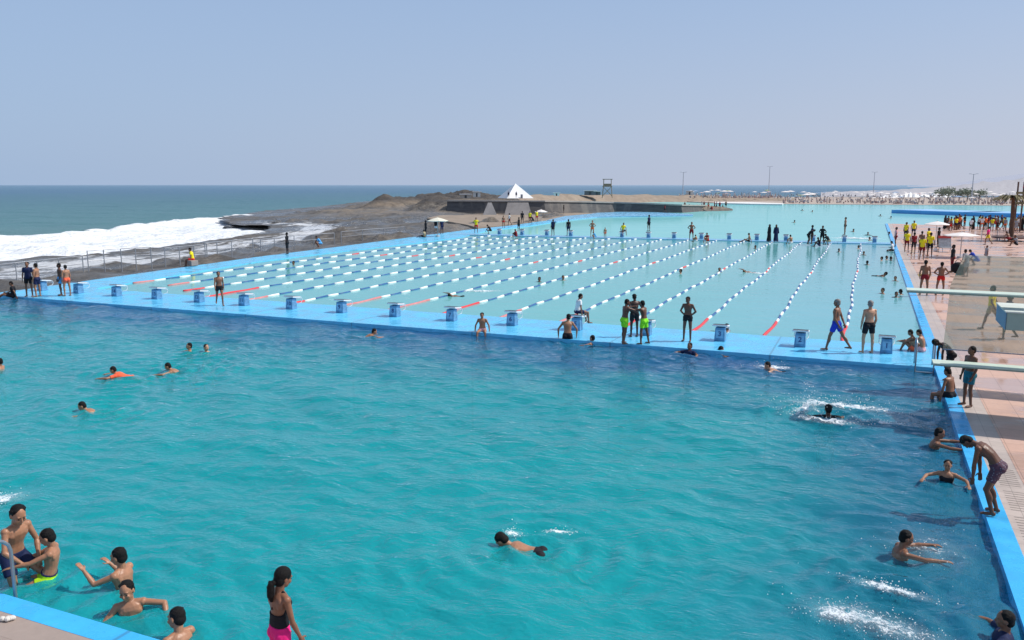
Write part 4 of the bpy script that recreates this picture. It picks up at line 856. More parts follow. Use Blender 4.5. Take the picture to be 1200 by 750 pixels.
# red climbing frame at the frame edge
REDP=pm('red_tube',(.42,.03,.04),.4,.1); g=at(1213,272); r=empty('climbing_frame','tall brown frame with a red hoop behind the thatched shade at the right edge','climbing frame',g)
b=MB(); pts=[(-1.6,0,5.2)]+[(-1.6+2.0*(1-math.cos(a))/2*1.6,0,5.2+1.7*math.sin(a)) for a in [math.pi*k/10 for k in range(1,11)]]; b.tube(pts,.12,8); b.build('hoop',REDP,r)
for x_ in(-2.2,-1.6,1.6):
    b=MB(); b.tube([(x_,0,0),(x_,0,5.9)],.1,6); b.build('post',pm('brown_post',(.14,.08,.06),.8,.2),r)
for z_ in(3.4,4.6):
    b=MB(); b.box((0,0,z_),(4.6,.8,.25)); b.build('deck_board',THATCH,r)
# pipe barriers on the right of the deck
def barrier(pix,h,label):
    g=[at(*p_) for p_ in pix]; r=empty('barrier',label,'barrier',g[0])
    for p_ in g: b=MB(); b.tube([p_-g[0],p_-g[0]+V(0,0,h)],.03,6); b.build('post',STEEL,r)
    for z_ in(h,h*.5): b=MB(); b.tube([p_-g[0]+V(0,0,z_) for p_ in g],.025,6); b.build('rail',STEEL,r)
barrier([(1150,281),(1168,281.5),(1186,282),(1204,283)],1.0,'thin pipe barrier crossing behind the thatched shade bench')
# light poles
for k,(px,d,h,l) in enumerate(((799,330,10.5,'pale lamp pole on the breakwater behind the bathers'),(899,400,14.,'faint tall lamp pole at the far shore, left of the other two'),(1021,420,11.5,'grey lamp pole beyond the crowded beach'),(1136,300,9.,'grey lamp pole with two heads above the beach parasols'))):
    g=ray(px,d,0); r=empty('lamp_pole',l,'lamp pole',g,0,'lamp poles along the far shore')
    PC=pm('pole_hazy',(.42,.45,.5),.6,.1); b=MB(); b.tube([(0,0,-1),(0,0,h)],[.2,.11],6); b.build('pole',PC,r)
    for s in(-1,1): b=MB(); b.tube([(0,0,h-.2),(s*.8,0,h+.05)],.06,5); b.box((s*1.0,0,h+.05),(.6,.3,.12)); b.build('lamp_head',PC,r)

# springboards and the concrete stage
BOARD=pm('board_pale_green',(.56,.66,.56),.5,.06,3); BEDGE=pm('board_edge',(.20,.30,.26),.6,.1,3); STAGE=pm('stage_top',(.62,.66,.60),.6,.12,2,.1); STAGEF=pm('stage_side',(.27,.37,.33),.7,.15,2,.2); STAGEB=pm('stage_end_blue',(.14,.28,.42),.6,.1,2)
def springboard(x0,y,z,L,label,fulc,w=.5):
    r=empty('springboard',label,'diving board',(x0,y,0),0,None)
    b=MB(); b.box((L/2,0,z),(L,w,.035)); bevel(b.build('board',BOARD,r),.01)
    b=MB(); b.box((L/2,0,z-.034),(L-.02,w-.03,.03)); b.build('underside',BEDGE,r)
    for k in range(fulc): b=MB(); b.tube([(L-1.0-k*1.9,-.3,z-.12),(L-1.0-k*1.9,.3,z-.12)],.07,10); b.build('fulcrum',STEEL,r)
    return r
sb=springboard(.92,21.7,3.02,6.0,'upper pale green springboard reaching out over the pool above the glass screen',0)
b=MB(); 
for s in(-1,1): b.tube([(4.6,s*.3,0),(4.6,s*.3,2.95)],.06,8)
b.build('support',STEEL,sb)
sb=springboard(1.66,22.35,1.17,5.2,'lower pale green springboard nearest the camera, jutting over the pool edge',1,.52)
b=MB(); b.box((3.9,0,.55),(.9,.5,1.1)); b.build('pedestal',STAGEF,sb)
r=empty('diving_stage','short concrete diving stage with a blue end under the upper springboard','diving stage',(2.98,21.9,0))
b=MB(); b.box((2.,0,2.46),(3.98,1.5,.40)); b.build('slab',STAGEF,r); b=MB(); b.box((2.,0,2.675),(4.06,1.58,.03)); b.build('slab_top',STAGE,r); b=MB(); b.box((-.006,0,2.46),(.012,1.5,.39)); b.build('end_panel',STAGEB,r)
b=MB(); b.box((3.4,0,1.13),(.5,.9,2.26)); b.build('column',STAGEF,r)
# diving tower slab beside the viewpoint (its shadow falls across the near corner)
r=empty('diving_tower','concrete diving tower platform beside the near corner of the pool','diving tower',(6.4,8.2,0)); b=MB(); b.box((0,0,4.6),(3.6,5.8,.4)); b.build('slab',STAGEF,r)
for s in(-1,1): b=MB(); b.box((.8,s*2.2,2.2),(.5,.5,4.4)); b.build('column',STAGEF,r)
# glass screen behind the stage
q=N('greenish_acrylic'); t=q.n('ShaderNodeBsdfTransparent'); t.inputs[0].default_value=(.80,.86,.76,1); d=q.n('ShaderNodeBsdfDiffuse'); P=q.pos()
q.l(q.ramp(q.noise(P,.9,3),[(.3,(.38,.42,.30)),(.7,(.50,.54,.42))]),d.inputs[0]); tr=q.n('ShaderNodeBsdfRefraction',i_Roughness=.16,i_IOR=1.04); tr.inputs[0].default_value=(.9,.94,.86,1)
gl=q.n('ShaderNodeBsdfGlossy',i_Roughness=.1); m=q.n('ShaderNodeMixShader'); m.inputs[0].default_value=.42; q.l(tr.outputs[0],m.inputs[1]); q.l(d.outputs[0],m.inputs[2])
m2=q.n('ShaderNodeMixShader'); m2.inputs[0].default_value=.06; q.l(m.outputs[0],m2.inputs[1]); q.l(gl.outputs[0],m2.inputs[2]); q.l(m2.outputs[0],q.out.inputs[0]); ACR=q.mat
r=empty('glass_screen','large smeared greenish glass screen standing on the deck behind the diving boards','glass screen',(0,25.2,0))
x0=ray(1118,26).x/ray(1118,26).y*25.2
b=MB(); b.add([(x0,0,1.02),(x0+5.5,0,1.02),(x0+5.5,0,3.62),(x0+.32,0,3.62),(x0+.05,0,2.8)],[(0,1,2,3,4)]); b.build('pane',ACR,r)
b=MB(); b.tube([(x0,0,1.0),(x0+5.5,0,1.0)],.018,6); b.build('bottom_rail',STEEL,r)
for k in(3.0,5.3): b=MB(); b.tube([(x0+k,.06,0),(x0+k,.06,3.7)],.04,8); b.build('post',STEEL,r)
# beach chair and bag on the deck
r=empty('beach_chair','low folding chair with a red and grey cover on the pink deck','chair',at(1109,295.5),R(200))
b=MB(); b.box((0,0,.38),(1.0,.8,.06)); b.build('seat',pm('chair_grey',(.3,.31,.33),.8,.2,8),r)
b=MB(); b.box((0,-.42,.78),(1.0,.08,.85),rx=R(14)); b.build('backrest',pm('chair_cover_grey',(.33,.34,.36),.8,.3,5),r); b=MB(); b.box((0,-.53,1.22),(1.02,.14,.2)); b.build('head_cushion',pm('chair_red',(.5,.07,.06),.8,.2),r)
for sx in(-.46,.46):
    for sy in(-.4,.35): b=MB(); b.tube([(sx,sy,0),(sx,sy*.8,.38)],.02,6); b.build('leg',STEEL,r)
def bag(px,py,col,label,s=.5):
    b=MB(); b.ell((0,0,s*.42),(V(1,0,0),V(0,1,0),V(0,0,1)),(s*.5,s*.32,s*.45),14,10); o=empty('bag',label,'bag',at(px,py)); b.build('pouch',cloth(col),o,smooth=True)
    b=MB(); b.tube([(-s*.25,0,s*.8),(-s*.12,0,s*1.05),(s*.12,0,s*1.05),(s*.25,0,s*.8)],.02,6); b.build('strap',cloth('black'),o)
bag(1122,320,'black','tall black bag standing on the deck beside the dark figure',.8)
bag(1096,295,'white','small white bag at the feet of the tall guards',.35)
# litter near the lower left deck corner
b=MB(); rr=random.Random(2)
for k in range(5): b.ell((rr.uniform(-.05,.05),rr.uniform(-.04,.04),.03),(V(1,0,0),V(0,1,0),V(0,0,1)),(.05,.035,.03),8,6)
o=b.build('crumpled_paper',pm('paper_white',(.7,.66,.6),.9,.1),loc=at(9,727,.004)); tag(o,'crumpled white paper on the beige deck at the lower left','paper')
# ================================================================ people
N8=.0075; M12=.013; F2=.022
# --- foreground, lower left
person(12,664,'onladder',215,1.76,'tan','shorts:navy',label='young man in navy shorts bent over the ladder at the lower left, gripping its rail',vox=N8,world=(-11.12,7.32,WZ),sink=.34,face=True,hs=1.2,name='person')
person(45,676,'holdladder',75,1.62,'tan','trunks:lime',label='boy in lime trunks leaning back in the water with both arms stretched to the ladder',vox=N8,world=(-10.66,7.50,WZ),sink=.29,hs=1.14,face=True,extra={'waistband':'navy'})
person(130,690,'waterarms',52,1.70,'tan','shorts:navy',label='boy standing chest deep with both hands raised out of the water, seen from behind',vox=N8,world=(-9.36,7.72,WZ),sink=.68,hs=1.14,face=True)
person(150,722,'wateropen',172,1.68,'tan','shorts:navy',label='smiling boy in the water facing the camera, one hand resting on the blue edge',vox=N8,world=(-8.64,7.22,WZ),sink=.67,hs=1.14,face=True)
person(207,752,'pushup',32,1.70,'tan','shorts:black',label='dark haired boy at the bottom edge seen from behind, arm on the blue edge',vox=N8,world=(-7.50,6.93,WZ),sink=.765,hs=1.14,face=True)
person(330,700,'girl',-62,1.50,'brown','leggings:pink','swimsuit:black',label='girl with a long black ponytail, black swimsuit top and bright pink bottoms looking down',hair='longhair',vox=N8,world=(-5.40,6.28,.07),girl=True,hs=1.07,face=True)
# snorkeller
person(612,640,'snorkel',76,1.66,'tan','shorts:black',label='lone snorkeller with bare back in the middle of the diving pool',vox=.010,z=WZ,sink=.085,hs=1.12,world=tuple(at(630,641,WZ)))
# --- right edge
person(1160,602,'dive',84,1.62,'dark','shorts:patterned',label='barefoot boy in dark patterned shorts bent forward on the blue edge, ready to dive',vox=N8,world=(2.23,15.25,0),face=True)
person(1095,519,'reach',-88,1.72,'brown','shorts:black',label='man in the water stretching both arms towards the blue edge',vox=.010,world=tuple(at(1091,522,WZ)),sink=.74,face=True)
person(1112,562,'tread',178,1.45,'tan','trunks:black','swimsuit:black',label='girl in a black swimsuit chest deep beside the wall below the bent diver',vox=.010,world=tuple(at(1109,564,WZ)),sink=.70,face=True)
person(1050,645,'reach',-72,1.7,'brown','shorts:navy',label='man in the water facing the right wall, churned water in front of him',vox=.010,world=tuple(at(1049,648,WZ)),sink=.76,face=True)
person(1192,745,'tread',95,1.7,'brown','shorts:black','shirt:navy',label='dark haired swimmer in a navy top at the lower right corner',vox=.010,world=(2.02-.15,11.05,WZ),sink=.76,face=False)
person(970,487,'tread',15,1.72,'dark','shorts:black','robe:black' if False else 'shirt:black',label='swimmer in a black shirt amid white splashes seen from behind',vox=M12,world=tuple(at(970,489,WZ)),sink=.80)
person(915,431,'breast',100,1.6,'light','shorts:black',label='pale skinned swimmer splashing just below the ledge between blocks 2 and 3',vox=M12,world=tuple(at(918,433,WZ)),sink=.11)
person(808,411,'tread',150,1.65,'brown','shorts:black','shirt:navy',label='swimmer in a dark shirt in front of the ledge below the thin boy',vox=M12,world=tuple(at(808,413.5,WZ)),sink=.78)
person(838,412,'breast',-80,1.6,'tan','shorts:black',label='swimmer with outstretched arm below block 3, white top',top='shirt:white',vox=M12,world=tuple(at(828,413,WZ)),sink=.115)
person(695,403,'tread',60,1.6,'tan','shorts:black',label='swimmer at the ledge, head and shoulder showing right of the man leaving the water',vox=M12,world=tuple(at(694,402.5,WZ)),sink=.80)
person(665,401,'pushup',0,1.72,'tan','shorts:black',label='bare backed man pushing himself up out of the diving pool onto the ledge',vox=M12,world=tuple(at(665,400,WZ)),sink=.41)
person(563,391,'sitedge',172,1.5,'tan','trunks:palepink',label='thin boy perched on the ledge edge with his feet in the diving pool',vox=M12,world=(at(563,389).x,LY0+.18,0))
person(733,403,'hug',-58,1.60,'dark','shorts:green',label='boy in fluorescent green shorts, the left one of the two embracing',vox=M12,world=tuple(at(731.5,403,0)))
person(752,403,'hug',60,1.56,'dark','shorts:green',label='boy in fluorescent green shorts, the right one of the two embracing',vox=M12,world=tuple(at(754,403.5,0)))
person(745,398,'thin',20,1.6,'deep','shorts:black',label='dark boy in black shorts half hidden between the two in green shorts',vox=M12,world=tuple(at(743,395,0)))
person(804,400,'thin',165,1.63,'dark','trunks:black',label='thin boy in black trunks standing with his hands on his hips by the ledge front',vox=M12,world=tuple(at(805,400,0)))
person(683,372,'sitedge',-72,1.5,'brown','shorts:navy','shirt:white',label='boy in a white shirt sitting on a starting block looking right',vox=M12,world=(near[5]+1.36-.0 if False else near[5]+2.715,29.42,.66))
person(977,411,'stride',72,1.80,'brown','shorts:royal',label='man in long blue shorts striding left along the ledge between blocks 1 and 2',vox=.010,world=tuple(at(978,411,0)),hm=HAIRG)
person(1016,414,'relaxed',30,1.78,'light','shorts:black',label='heavy pale man in black shorts standing beside block 1, back to the camera',vox=.010,world=tuple(at(1016,414,0)),hm=HAIRG)
person(1070,411,'sitknees',85,1.45,'brown','trunks:coral',label='boy with folded knees sitting on the ledge corner, left one of the pair',vox=M12,world=tuple(at(1070,411,0)))
person(1081,412,'sitknees',75,1.5,'tan','trunks:palepink',label='boy with folded knees sitting on the ledge corner, the right one, beside the ladder',vox=M12,world=tuple(at(1080,412,0)))
person(1105,450,'bend',110,1.5,'deep','trunks:black',label='dark boy bending over the pool ladder behind the lower springboard',vox=M12,world=(2.35,25.6,0))
person(1110,464,'sitedge',62,1.55,'brown','trunks:black',label='boy sitting on the blue strip under the springboard with his legs over the water',vox=M12,world=(EX+.12,23.75,0))
person(1132,476,'relaxed',130,1.55,'dark','shorts:teal',label='boy in teal shorts standing on the pale paving half hidden by the springboard',vox=M12,world=tuple(at(1133,476,0)))
# --- near ledge, left
person(14,347,'sitground',75,1.6,'brown','shorts:black','shirt:black',label='figure in black sitting at the far left end of the ledge',vox=M12,world=tuple(at(15,348,0)))
person(35,347,'stand',160,1.75,'brown','shorts:black','shirt:navy',label='boy in a blue shirt and black shorts, leftmost standing on the ledge',vox=M12,world=tuple(at(35,347.5,0)))
person(45,348,'relaxed',60,1.70,'tan','shorts:navy',label='bare chested boy in blue shorts standing right behind the blue shirted boy',vox=M12,world=tuple(at(45,348,0)))
person(72,347,'relaxed',100,1.65,'dark','shorts:skyblue',label='dark boy in pale blue shorts standing next to the one in red trunks',vox=M12,world=tuple(at(72,346.5,0)))
person(80,347,'relaxed',30,1.58,'tan','trunks:coral',label='boy in bright coral trunks seen from behind near the left end of the ledge',vox=M12,world=tuple(at(79.5,347,0)))
person(258,358,'walk',188,1.62,'brown','trunks:black',label='boy in black trunks walking towards the camera along the ledge',vox=M12,world=tuple(at(258,358,0)))
# --- swimmers in the diving pool, left
person(117,476,'breast',80,1.6,'tan','shorts:black',label='swimmer with raised head, nearest the camera of those at the upper left',vox=M12,world=tuple(at(121,479,WZ)),sink=.115)
person(150,438,'breast',70,1.55,'tan','shorts:coral','shirt:coral',label='swimmer in an orange top drifting at the upper left of the diving pool',vox=M12,world=tuple(at(152,440,WZ)),sink=.07)
person(213,430,'breast',75,1.6,'tan','shorts:navy',label='swimmer heading left, just right of the one in orange',vox=M12,world=tuple(at(216,433,WZ)),sink=.115)
person(221,408,'tread',100,1.6,'tan','shorts:navy',label='left one of the pair of swimmers side by side at the upper left',vox=M12,world=tuple(at(222,411,WZ)),sink=.82)
person(242,409,'tread',210,1.6,'light','shorts:navy',label='right one of the pair of swimmers side by side at the upper left',vox=M12,world=tuple(at(242,412,WZ)),sink=.83)
person(427,391,'breast',-80,1.6,'tan','shorts:navy',label='lone swimmer near the ledge below the middle starting blocks',vox=M12,world=tuple(at(424,393,WZ)),sink=.11)
person(0,428,'tread',60,1.6,'tan','shorts:navy',label='swimmer cut by the left picture edge',vox=M12,world=tuple(at(0,431,WZ)),sink=.80)
# --- racing pool
person(344,309,'tread',120,1.65,'brown','shorts:black',label='swimmer near the left walk among the lane ropes below the man in black',vox=F2,world=tuple(at(344,311,WZ)),sink=.80)
person(537,347,'crawl',72,1.7,'brown','shorts:black',label='front crawl swimmer in the lane left of the middle',vox=F2,world=tuple(at(541,348,WZ)),sink=.03)
person(632,328,'tread',150,1.7,'dark','shorts:black',label='left of two swimmers treading water in mid pool',vox=F2,world=tuple(at(632,331,WZ)),sink=.80)
person(660,326,'tread',200,1.7,'brown','shorts:black',label='right of two swimmers treading water in mid pool',vox=F2,world=tuple(at(660,329,WZ)),sink=.80)
person(797,319,'tread',90,1.7,'tan','shorts:black',label='swimmer by a lane rope, left of the one raising an arm by two lanes',vox=F2,world=tuple(at(797.5,321,WZ)),sink=.80)
person(843,317,'tread',180,1.7,'brown','shorts:black',label='swimmer between two lane ropes just left of the raised arm',vox=F2,world=tuple(at(843,319.5,WZ)),sink=.80)
person(882,319,'crawl',60,1.75,'tan','shorts:black',label='swimmer raising one arm out of the water in the racing pool',vox=F2,world=tuple(at(883,320,WZ)),sink=.03)
person(849,381,'reach',70,1.65,'dark','shorts:black',label='swimmer behind block 3 reaching for the red rope end',vox=M12,world=(at(852,385).x+.15,LY1+.7,WZ),sink=.78)
RH=[(885,290,'second head by the bare far ledge, between two lane ropes'),(983,294,'head of the swimmer left of the rightmost rope end'),(1006,290,'head of a swimmer behind the small wave of splash'),(1012,297.5,'small head right of the rightmost lane rope, third row'),(1016,309,'larger head right of the rightmost lane rope'),(1033,304,'head left of the pair hugging the right wall'),(1039,303,'middle head of the three by the right wall'),(1044,304,'head nearest the blue strip of the three by the right wall'),(1034,343,'single head right of the rightmost rope, nearest row'),(1049,347,'bather bent over the water at the right wall, left of two'),(1058,344.5,'bather touching the blue strip, right of two'),(1050,328,'bather holding the blue strip with one arm')]
for k,(x,y,l) in enumerate(RH): person(x,y,'reach' if x in(1050,1049,1058) else 'tread',[120,200,60,160,30,80,250,290][k%8],1.68,['brown','dark','tan'][k%3],'shorts:black',label='swimmer: '+l,vox=F2,world=tuple(at(x,y+1.8,WZ)),sink=.79,group='swimmers near the right wall of the racing pool')
person(1031,324,'floatback',80,1.7,'brown','shorts:black',label='swimmer floating flat on the water near the right wall',vox=F2,world=tuple(at(1027,324,WZ)),sink=.02)
LH=[(940,245.5),(931,259.5),(1000,270.5),(1017,274.5),(1019,280.5),(1042,274),(1031.6,252),(1044,254.5),(952,247),(1046,289)]
ll=['distant head in the lagoon, farthest row left','lone head halfway between the two robed women and the far crowd','flat floating head behind the boy on the block','left of two heads beyond the last block','right of two heads, just above the last block','head near the deck edge behind the parasol guards','far swimmer in the lagoon towards the blue wall, left one','far swimmer in the lagoon towards the blue wall, right one','distant head in the lagoon, farthest row right','head touching the blue strip near the far ledge']
for k,(x,y) in enumerate(LH): person(x,y,'tread',60*k,1.8,['brown','dark'][k%2],'shorts:black',label=ll[k],vox=F2,world=tuple(at(x,y+1.3,WZ)),sink=.78,group='swimmers in the lagoon')
# --- left shore and far ledge
person(225,311,'sitedge',80,1.75,'brown','shorts:red','shirt:yellow',label='lifeguard in yellow shirt and red shorts sitting on the low rail at the left walk',vox=F2,world=tuple(at(226,311,.0))[:2]+(.38,))
b=MB(); b.box((0,0,.2),(.5,.7,.36)); o=b.build('concrete_seat',DECKC,loc=at(226,311.5),rz=1.2); bevel(o,.03); tag(o,'small concrete block the yellow shirted guard sits on','block')
person(337,298,'stand',70,1.78,'deep','leggings:black','shirt:black',label='man dressed all in black standing on the left side walk',vox=F2,hair='hair')
person(376,290,'crouch',100,1.65,'brown','shorts:skyblue','shirt:skyblue',label='person in light blue crouching by the low railing on the left',vox=F2)
FL=[(499,277,'stand',80,1.75,'deep','leggings:black','shirt:black',None,'man in black standing left of the cream parasol'),
(497,278,'sitground',60,1.7,'dark','shorts:black','shirt:khaki',None,'seated figure at the feet of the man in black by the cream parasol'),
(511,274,'relaxed',150,1.7,'tan','shorts:white','shirt:black',None,'left one of the two under the cream parasol'),
(518,274,'stand',30,1.7,'dark','leggings:navy','shirt:navy',None,'right one of the two under the cream parasol, in navy'),
(558,273,'hips',180,1.8,'brown','shorts:red','shirt:yellow',None,'guard in yellow and red standing tall at the left end of the far ledge'),
(575,274,'crouch',90,1.7,'dark','shorts:black','shirt:black',None,'dark crouching figure right of the leftmost guard'),
(590,267,'stand',200,1.6,'brown','trunks:red',None,None,'small bather in red trunks below the sea wall'),
(597,264,'walk',100,1.7,'dark','shorts:maroon','shirt:white',None,'walker in white carrying a board below the wall'),
(605,277,'sitknees',60,1.6,'dark','shorts:maroon','shirt:maroon',None,'seated figure in dark red on the far ledge, left part'),
(608,271,'relaxed',60,1.7,'dark','shorts:black','shirt:black',None,'dark figure standing right behind the seated one in dark red'),
(612,262,'stand',180,1.8,'deep','leggings:black','shirt:black',None,'tall figure in black on the side walk below the wall'),
(621,261.5,'stand',170,1.75,'brown','shorts:maroon','shirt:yellow',None,'left one of two guards in yellow below the sea wall'),
(629,260,'relaxed',220,1.75,'brown','shorts:red','shirt:yellow',None,'right one of two guards in yellow beside the tilted white parasol'),
(625,261,'crouch',90,1.7,'dark','shorts:black','shirt:black',None,'dark crouching figure between the two yellow guards'),
(648,276,'relaxed',150,1.8,'dark','shorts:black','shirt:navy',None,'bather in dark clothes standing left of the rope ends on the far ledge'),
(666,276,'stand',20,1.8,'dark','shorts:navy','shirt:black',None,'dark dressed man standing by a far starting block, left of the orange trunks'),
(694,277.5,'hips',160,1.78,'tan','trunks:orange',None,None,'bather in orange trunks standing on the far ledge'),
(698,280,'crouch',100,1.2,'tan','shorts:skyblue','shirt:skyblue',None,'child in light blue sitting right of the orange trunks'),
(709,279.5,'stand',190,1.15,'tan','trunks:coral',None,None,'small child in coral standing on the far ledge'),
(810,281.5,'hips',185,1.85,'brown','shorts:maroon',None,None,'broad man in dark red shorts with hands on hips on the far ledge'),
(816,282.5,'sitknees',60,1.3,'tan','trunks:white',None,None,'child at the feet of the man in dark red shorts'),
(829,282.5,'sitknees',150,1.7,'tan','shorts:red','shirt:maroon',None,'bather in dark red seated on the far ledge'),
(877.5,283,'sitground',90,1.7,'tan','trunks:black',None,None,'bare bather sitting back on the far ledge near the middle block'),
(901,283.5,'stand',120,1.72,'brown',None,'robe:black','scarf','woman in a long black robe and headscarf on the far ledge'),
(909,283.5,'stand',200,1.70,'brown',None,'robe:navy','scarf','woman in a long blue robe on the far ledge'),
(927,285,'sitknees',40,1.65,'tan','shorts:white',None,None,'bather in white seated just right of the robed women'),
(947,286.5,'bend',-70,1.75,'dark','shorts:black','shirt:black',None,'dark figure bending over a far starting block'),
(951,286,'relaxed',90,1.8,'dark','shorts:black','shirt:navy',None,'dark figure standing behind the bending one'),
(963,287,'hips',150,1.8,'dark','shorts:black','shirt:black',None,'tall dark figure with hands on hips, right of the bending one'),
(960,288,'sitknees',100,1.6,'dark','shorts:navy','shirt:black',None,'dark figure squatting at the feet of the tall one'),
(971,287.5,'crouch',60,1.7,'dark','shorts:khaki','shirt:black',None,'crouching figure, right end of the dark group on the far ledge'),
(660.6,250.5,'stand',90,1.75,'deep','leggings:black','shirt:black',None,'figure in black walking on the curved pale walkway'),
(779,249.6,'walk',80,1.7,'dark','shorts:black','shirt:maroon',None,'figure in dark red walking by the low end of the sea wall')]
for (x,y,ps,fa,h,sk,bt,tp,hr,l) in FL:
    person(x,y,ps,fa,h,sk,bt,tp,label=l,hair=hr or 'hair',vox=F2,group='bathers on the far ledge' if 640<x<980 and y>270 else None)
for (x,ps,fa,sk,bt,tp,l) in ((730,'sitedge',200,'brown','shorts:teal','shirt:yellow','guard in a yellow shirt sitting on a far starting block'),(760,'relaxed',60,'dark','shorts:black','shirt:navy','dark figure standing on top of a far starting block'),(989.5,'stand',100,'tan','trunks:black',None,'lone bare boy standing on a far starting block at the right')):
    t_=at(x,280); yy=84.45+(t_.x+42)*.066; k=yy/t_.y; person(0,0,ps,fa,1.75,sk,bt,tp,label=l,vox=F2,world=(t_.x*k,yy,.66))
# bathers at the end of the wall
r=random.Random(5)
TW=['bare bather in the cluster at the low end of the sea wall']
for k in range(16):
    x=802+k*3.2+r.uniform(-1,1); y=246.8+r.uniform(-.8,.6)-(.8 if x>835 else 0)
    person(x,y,r.choice(['stand','sitknees','hips','crouch','relaxed']),r.uniform(0,360),1.7,r.choice(['tan','brown','dark']),r.choice(['shorts:black','trunks:maroon','shorts:navy','trunks:red']),r.choice([None,None,'shirt:maroon','shirt:black','shirt:white']),label='one of the bathers crowding the rocky low end of the sea wall',vox=F2,group='bathers at the end of the sea wall',world=tuple(at(x,y))[:2]+(.25,))
berm('wall_tip',[(792,178,.5),(815,180,1.2),(835,183,1.0),(852,186,.5),(858,188,.2)],ROCKM,9,5)
# --- deck
DK=[(1049,289,'relaxed',100,1.78,'dark','shorts:maroon','shirt:palepink','dark figure with a pink towel standing at the pool edge, leftmost on the deck'),
(1046,293.5,'sitedge',80,1.65,'brown','shorts:black','shirt:white','person in a white shirt sitting on the blue strip of the deck'),
(1062,295,'stand',200,1.8,'dark','shorts:maroon','shirt:yellow','guard in yellow on the deck, nearest the blue strip'),
(1061,281,'relaxed',150,1.8,'dark','shorts:black','shirt:yellow','guard in yellow right behind the one nearest the blue strip'),
(1070,279,'stand',190,1.85,'dark','shorts:navy','shirt:yellow','guard in a yellow shirt farthest back of the left deck group'),
(1070,297.5,'stand',30,1.75,'dark','leggings:black','shirt:maroon','dark slim figure between two yellow guards on the deck'),
(1080,304,'stand',170,1.78,'dark','shorts:maroon','shirt:yellow','guard in yellow with dark red shorts standing left of the tall guard'),
(1079,296,'relaxed',10,1.78,'brown','trunks:maroon',None,'bare bather between the yellow shirted guards'),
(1089,301,'stand',0,1.9,'dark','shorts:black','shirt:yellow','tallest guard in a long yellow shirt on the deck'),
(1087,291,'relaxed',240,1.8,'dark','shorts:red','shirt:yellow','guard in yellow partly hidden by the tallest guard'),
(1099,290,'stand',70,1.8,'deep','leggings:black','shirt:black','slim figure in black under the white parasol'),
(1115,319,'stand',100,1.78,'deep','leggings:maroon','shirt:black','dark figure standing just behind the beach chair'),
(1082,346,'relaxed',10,1.80,'brown','trunks:maroon',None,'bare backed man in dark red trunks above the upper springboard, left one'),
(1101,346,'hips',8,1.70,'brown','trunks:red',None,'bare backed man with elbows out and red trunks above the upper springboard'),
(1157,287,'walk',80,1.75,'brown','shorts:yellow','shirt:pink','person in pink top and yellow shorts walking across the deck'),
(1191,287,'sitknees',100,1.7,'brown','shorts:black','shirt:grey','figure in grey seated at the round bench'),
(1182,284,'crouch',40,1.7,'brown','shorts:maroon',None,'figure in dark red crouching at the trunk of the thatched shade'),
(1142,309,'crouch',80,1.6,'brown','shorts:blue','shirt:blue','child in a blue top behind the glass screen, left one'),
(1155,308,'stand',120,1.25,'brown','shorts:grey','shirt:grey','child in grey behind the glass screen'),
(1158,384,'stride',80,1.75,'dark','shorts:khaki','shirt:yellow','blurred figure in yellow striding behind the glass screen'),
(1129,322,'relaxed',60,1.6,'brown','shorts:grey','shirt:grey','figure in grey at the left edge behind the glass screen'),
(1178,396,'walk',110,1.7,'deep','shorts:black','shirt:navy','figure whose bare legs show below the glass screen')]
for (x,y,ps,fa,h,sk,bt,tp,l) in DK: person(x,y,ps,fa,h,sk,bt,tp,label=l,vox=.016 if y>300 else F2,z=.45 if ps=='sitknees' and x>1180 else 0)
r=random.Random(11); n=0
ZN=[(1099,1110,262,268,'crowd'),(1108,1126,264,271,'crowd'),(1120,1142,262,272,'crowd'),(1140,1160,258,270,'crowd'),(1155,1180,258,272,'crowd'),(1176,1202,262,276,'crowd'),(1180,1202,256,264,'crowd')]
for k in range(62):
    z_=ZN[k%7]; x=r.uniform(z_[0],z_[1]); y=r.uniform(z_[2],z_[3]); g=at(x,y)
    if g.y>122 and g.x>3: g.y=118+r.uniform(-4,3); 
    tp=r.choice([None,None,'shirt:black','shirt:yellow','shirt:orange','shirt:white','shirt:navy','shirt:maroon','shirt:grey','robe:black','shirt:yellow']); bt=r.choice(['shorts:black','shorts:navy','shorts:maroon','shorts:red','trunks:orange','shorts:grey','leggings:black'])
    if tp and tp.startswith('robe'): bt=None
    person(x,y,r.choice(['stand','relaxed','hips','walk','stand','relaxed','crouch']) if not(tp and tp.startswith('robe')) else 'stand',r.uniform(0,360),r.uniform(1.55,1.85),r.choice(['tan','brown','brown','dark']),bt,tp,label='one of the many bathers crowding the far end of the pink deck',vox=F2,world=tuple(g),group='bathers crowding the far end of the deck',hair='scarf' if tp and tp.startswith('robe') else 'hair')
# --- far beach: parasols one by one, and the mass of people between them
P0=parasol((0,0,0),1.5,2.4,PWHITE,'x'); snapshot(P0); r=random.Random(3); first=True
PC2=[PWHITE,CREAM,pm('canvas_blue',(.25,.35,.5),.85),pm('canvas_green',(.3,.36,.2),.85),pm('canvas_pink',(.6,.42,.4),.85)]
for k in range(90):
    x=r.uniform(800,1215); d=r.uniform(285,480) if x>930 else r.uniform(300,420); g=ray(x,d,.1)
    if x<930: g.z=1.0
    o=P0 if first else copy_tree(P0); first=False; o.location=g; s=r.uniform(.65,1.1); o.scale=(s,s,s)
    m=PC2[0] if r.random()<.6 else r.choice(PC2)
    for c_ in o.children:
        if c_.name.startswith('canopy'): c_.material_slots[0].link='OBJECT'; c_.material_slots[0].material=m
    o['label']='one of the small parasols scattered over the distant crowded beach'; o['category']='parasol'; o['group']='parasols on the distant beach'
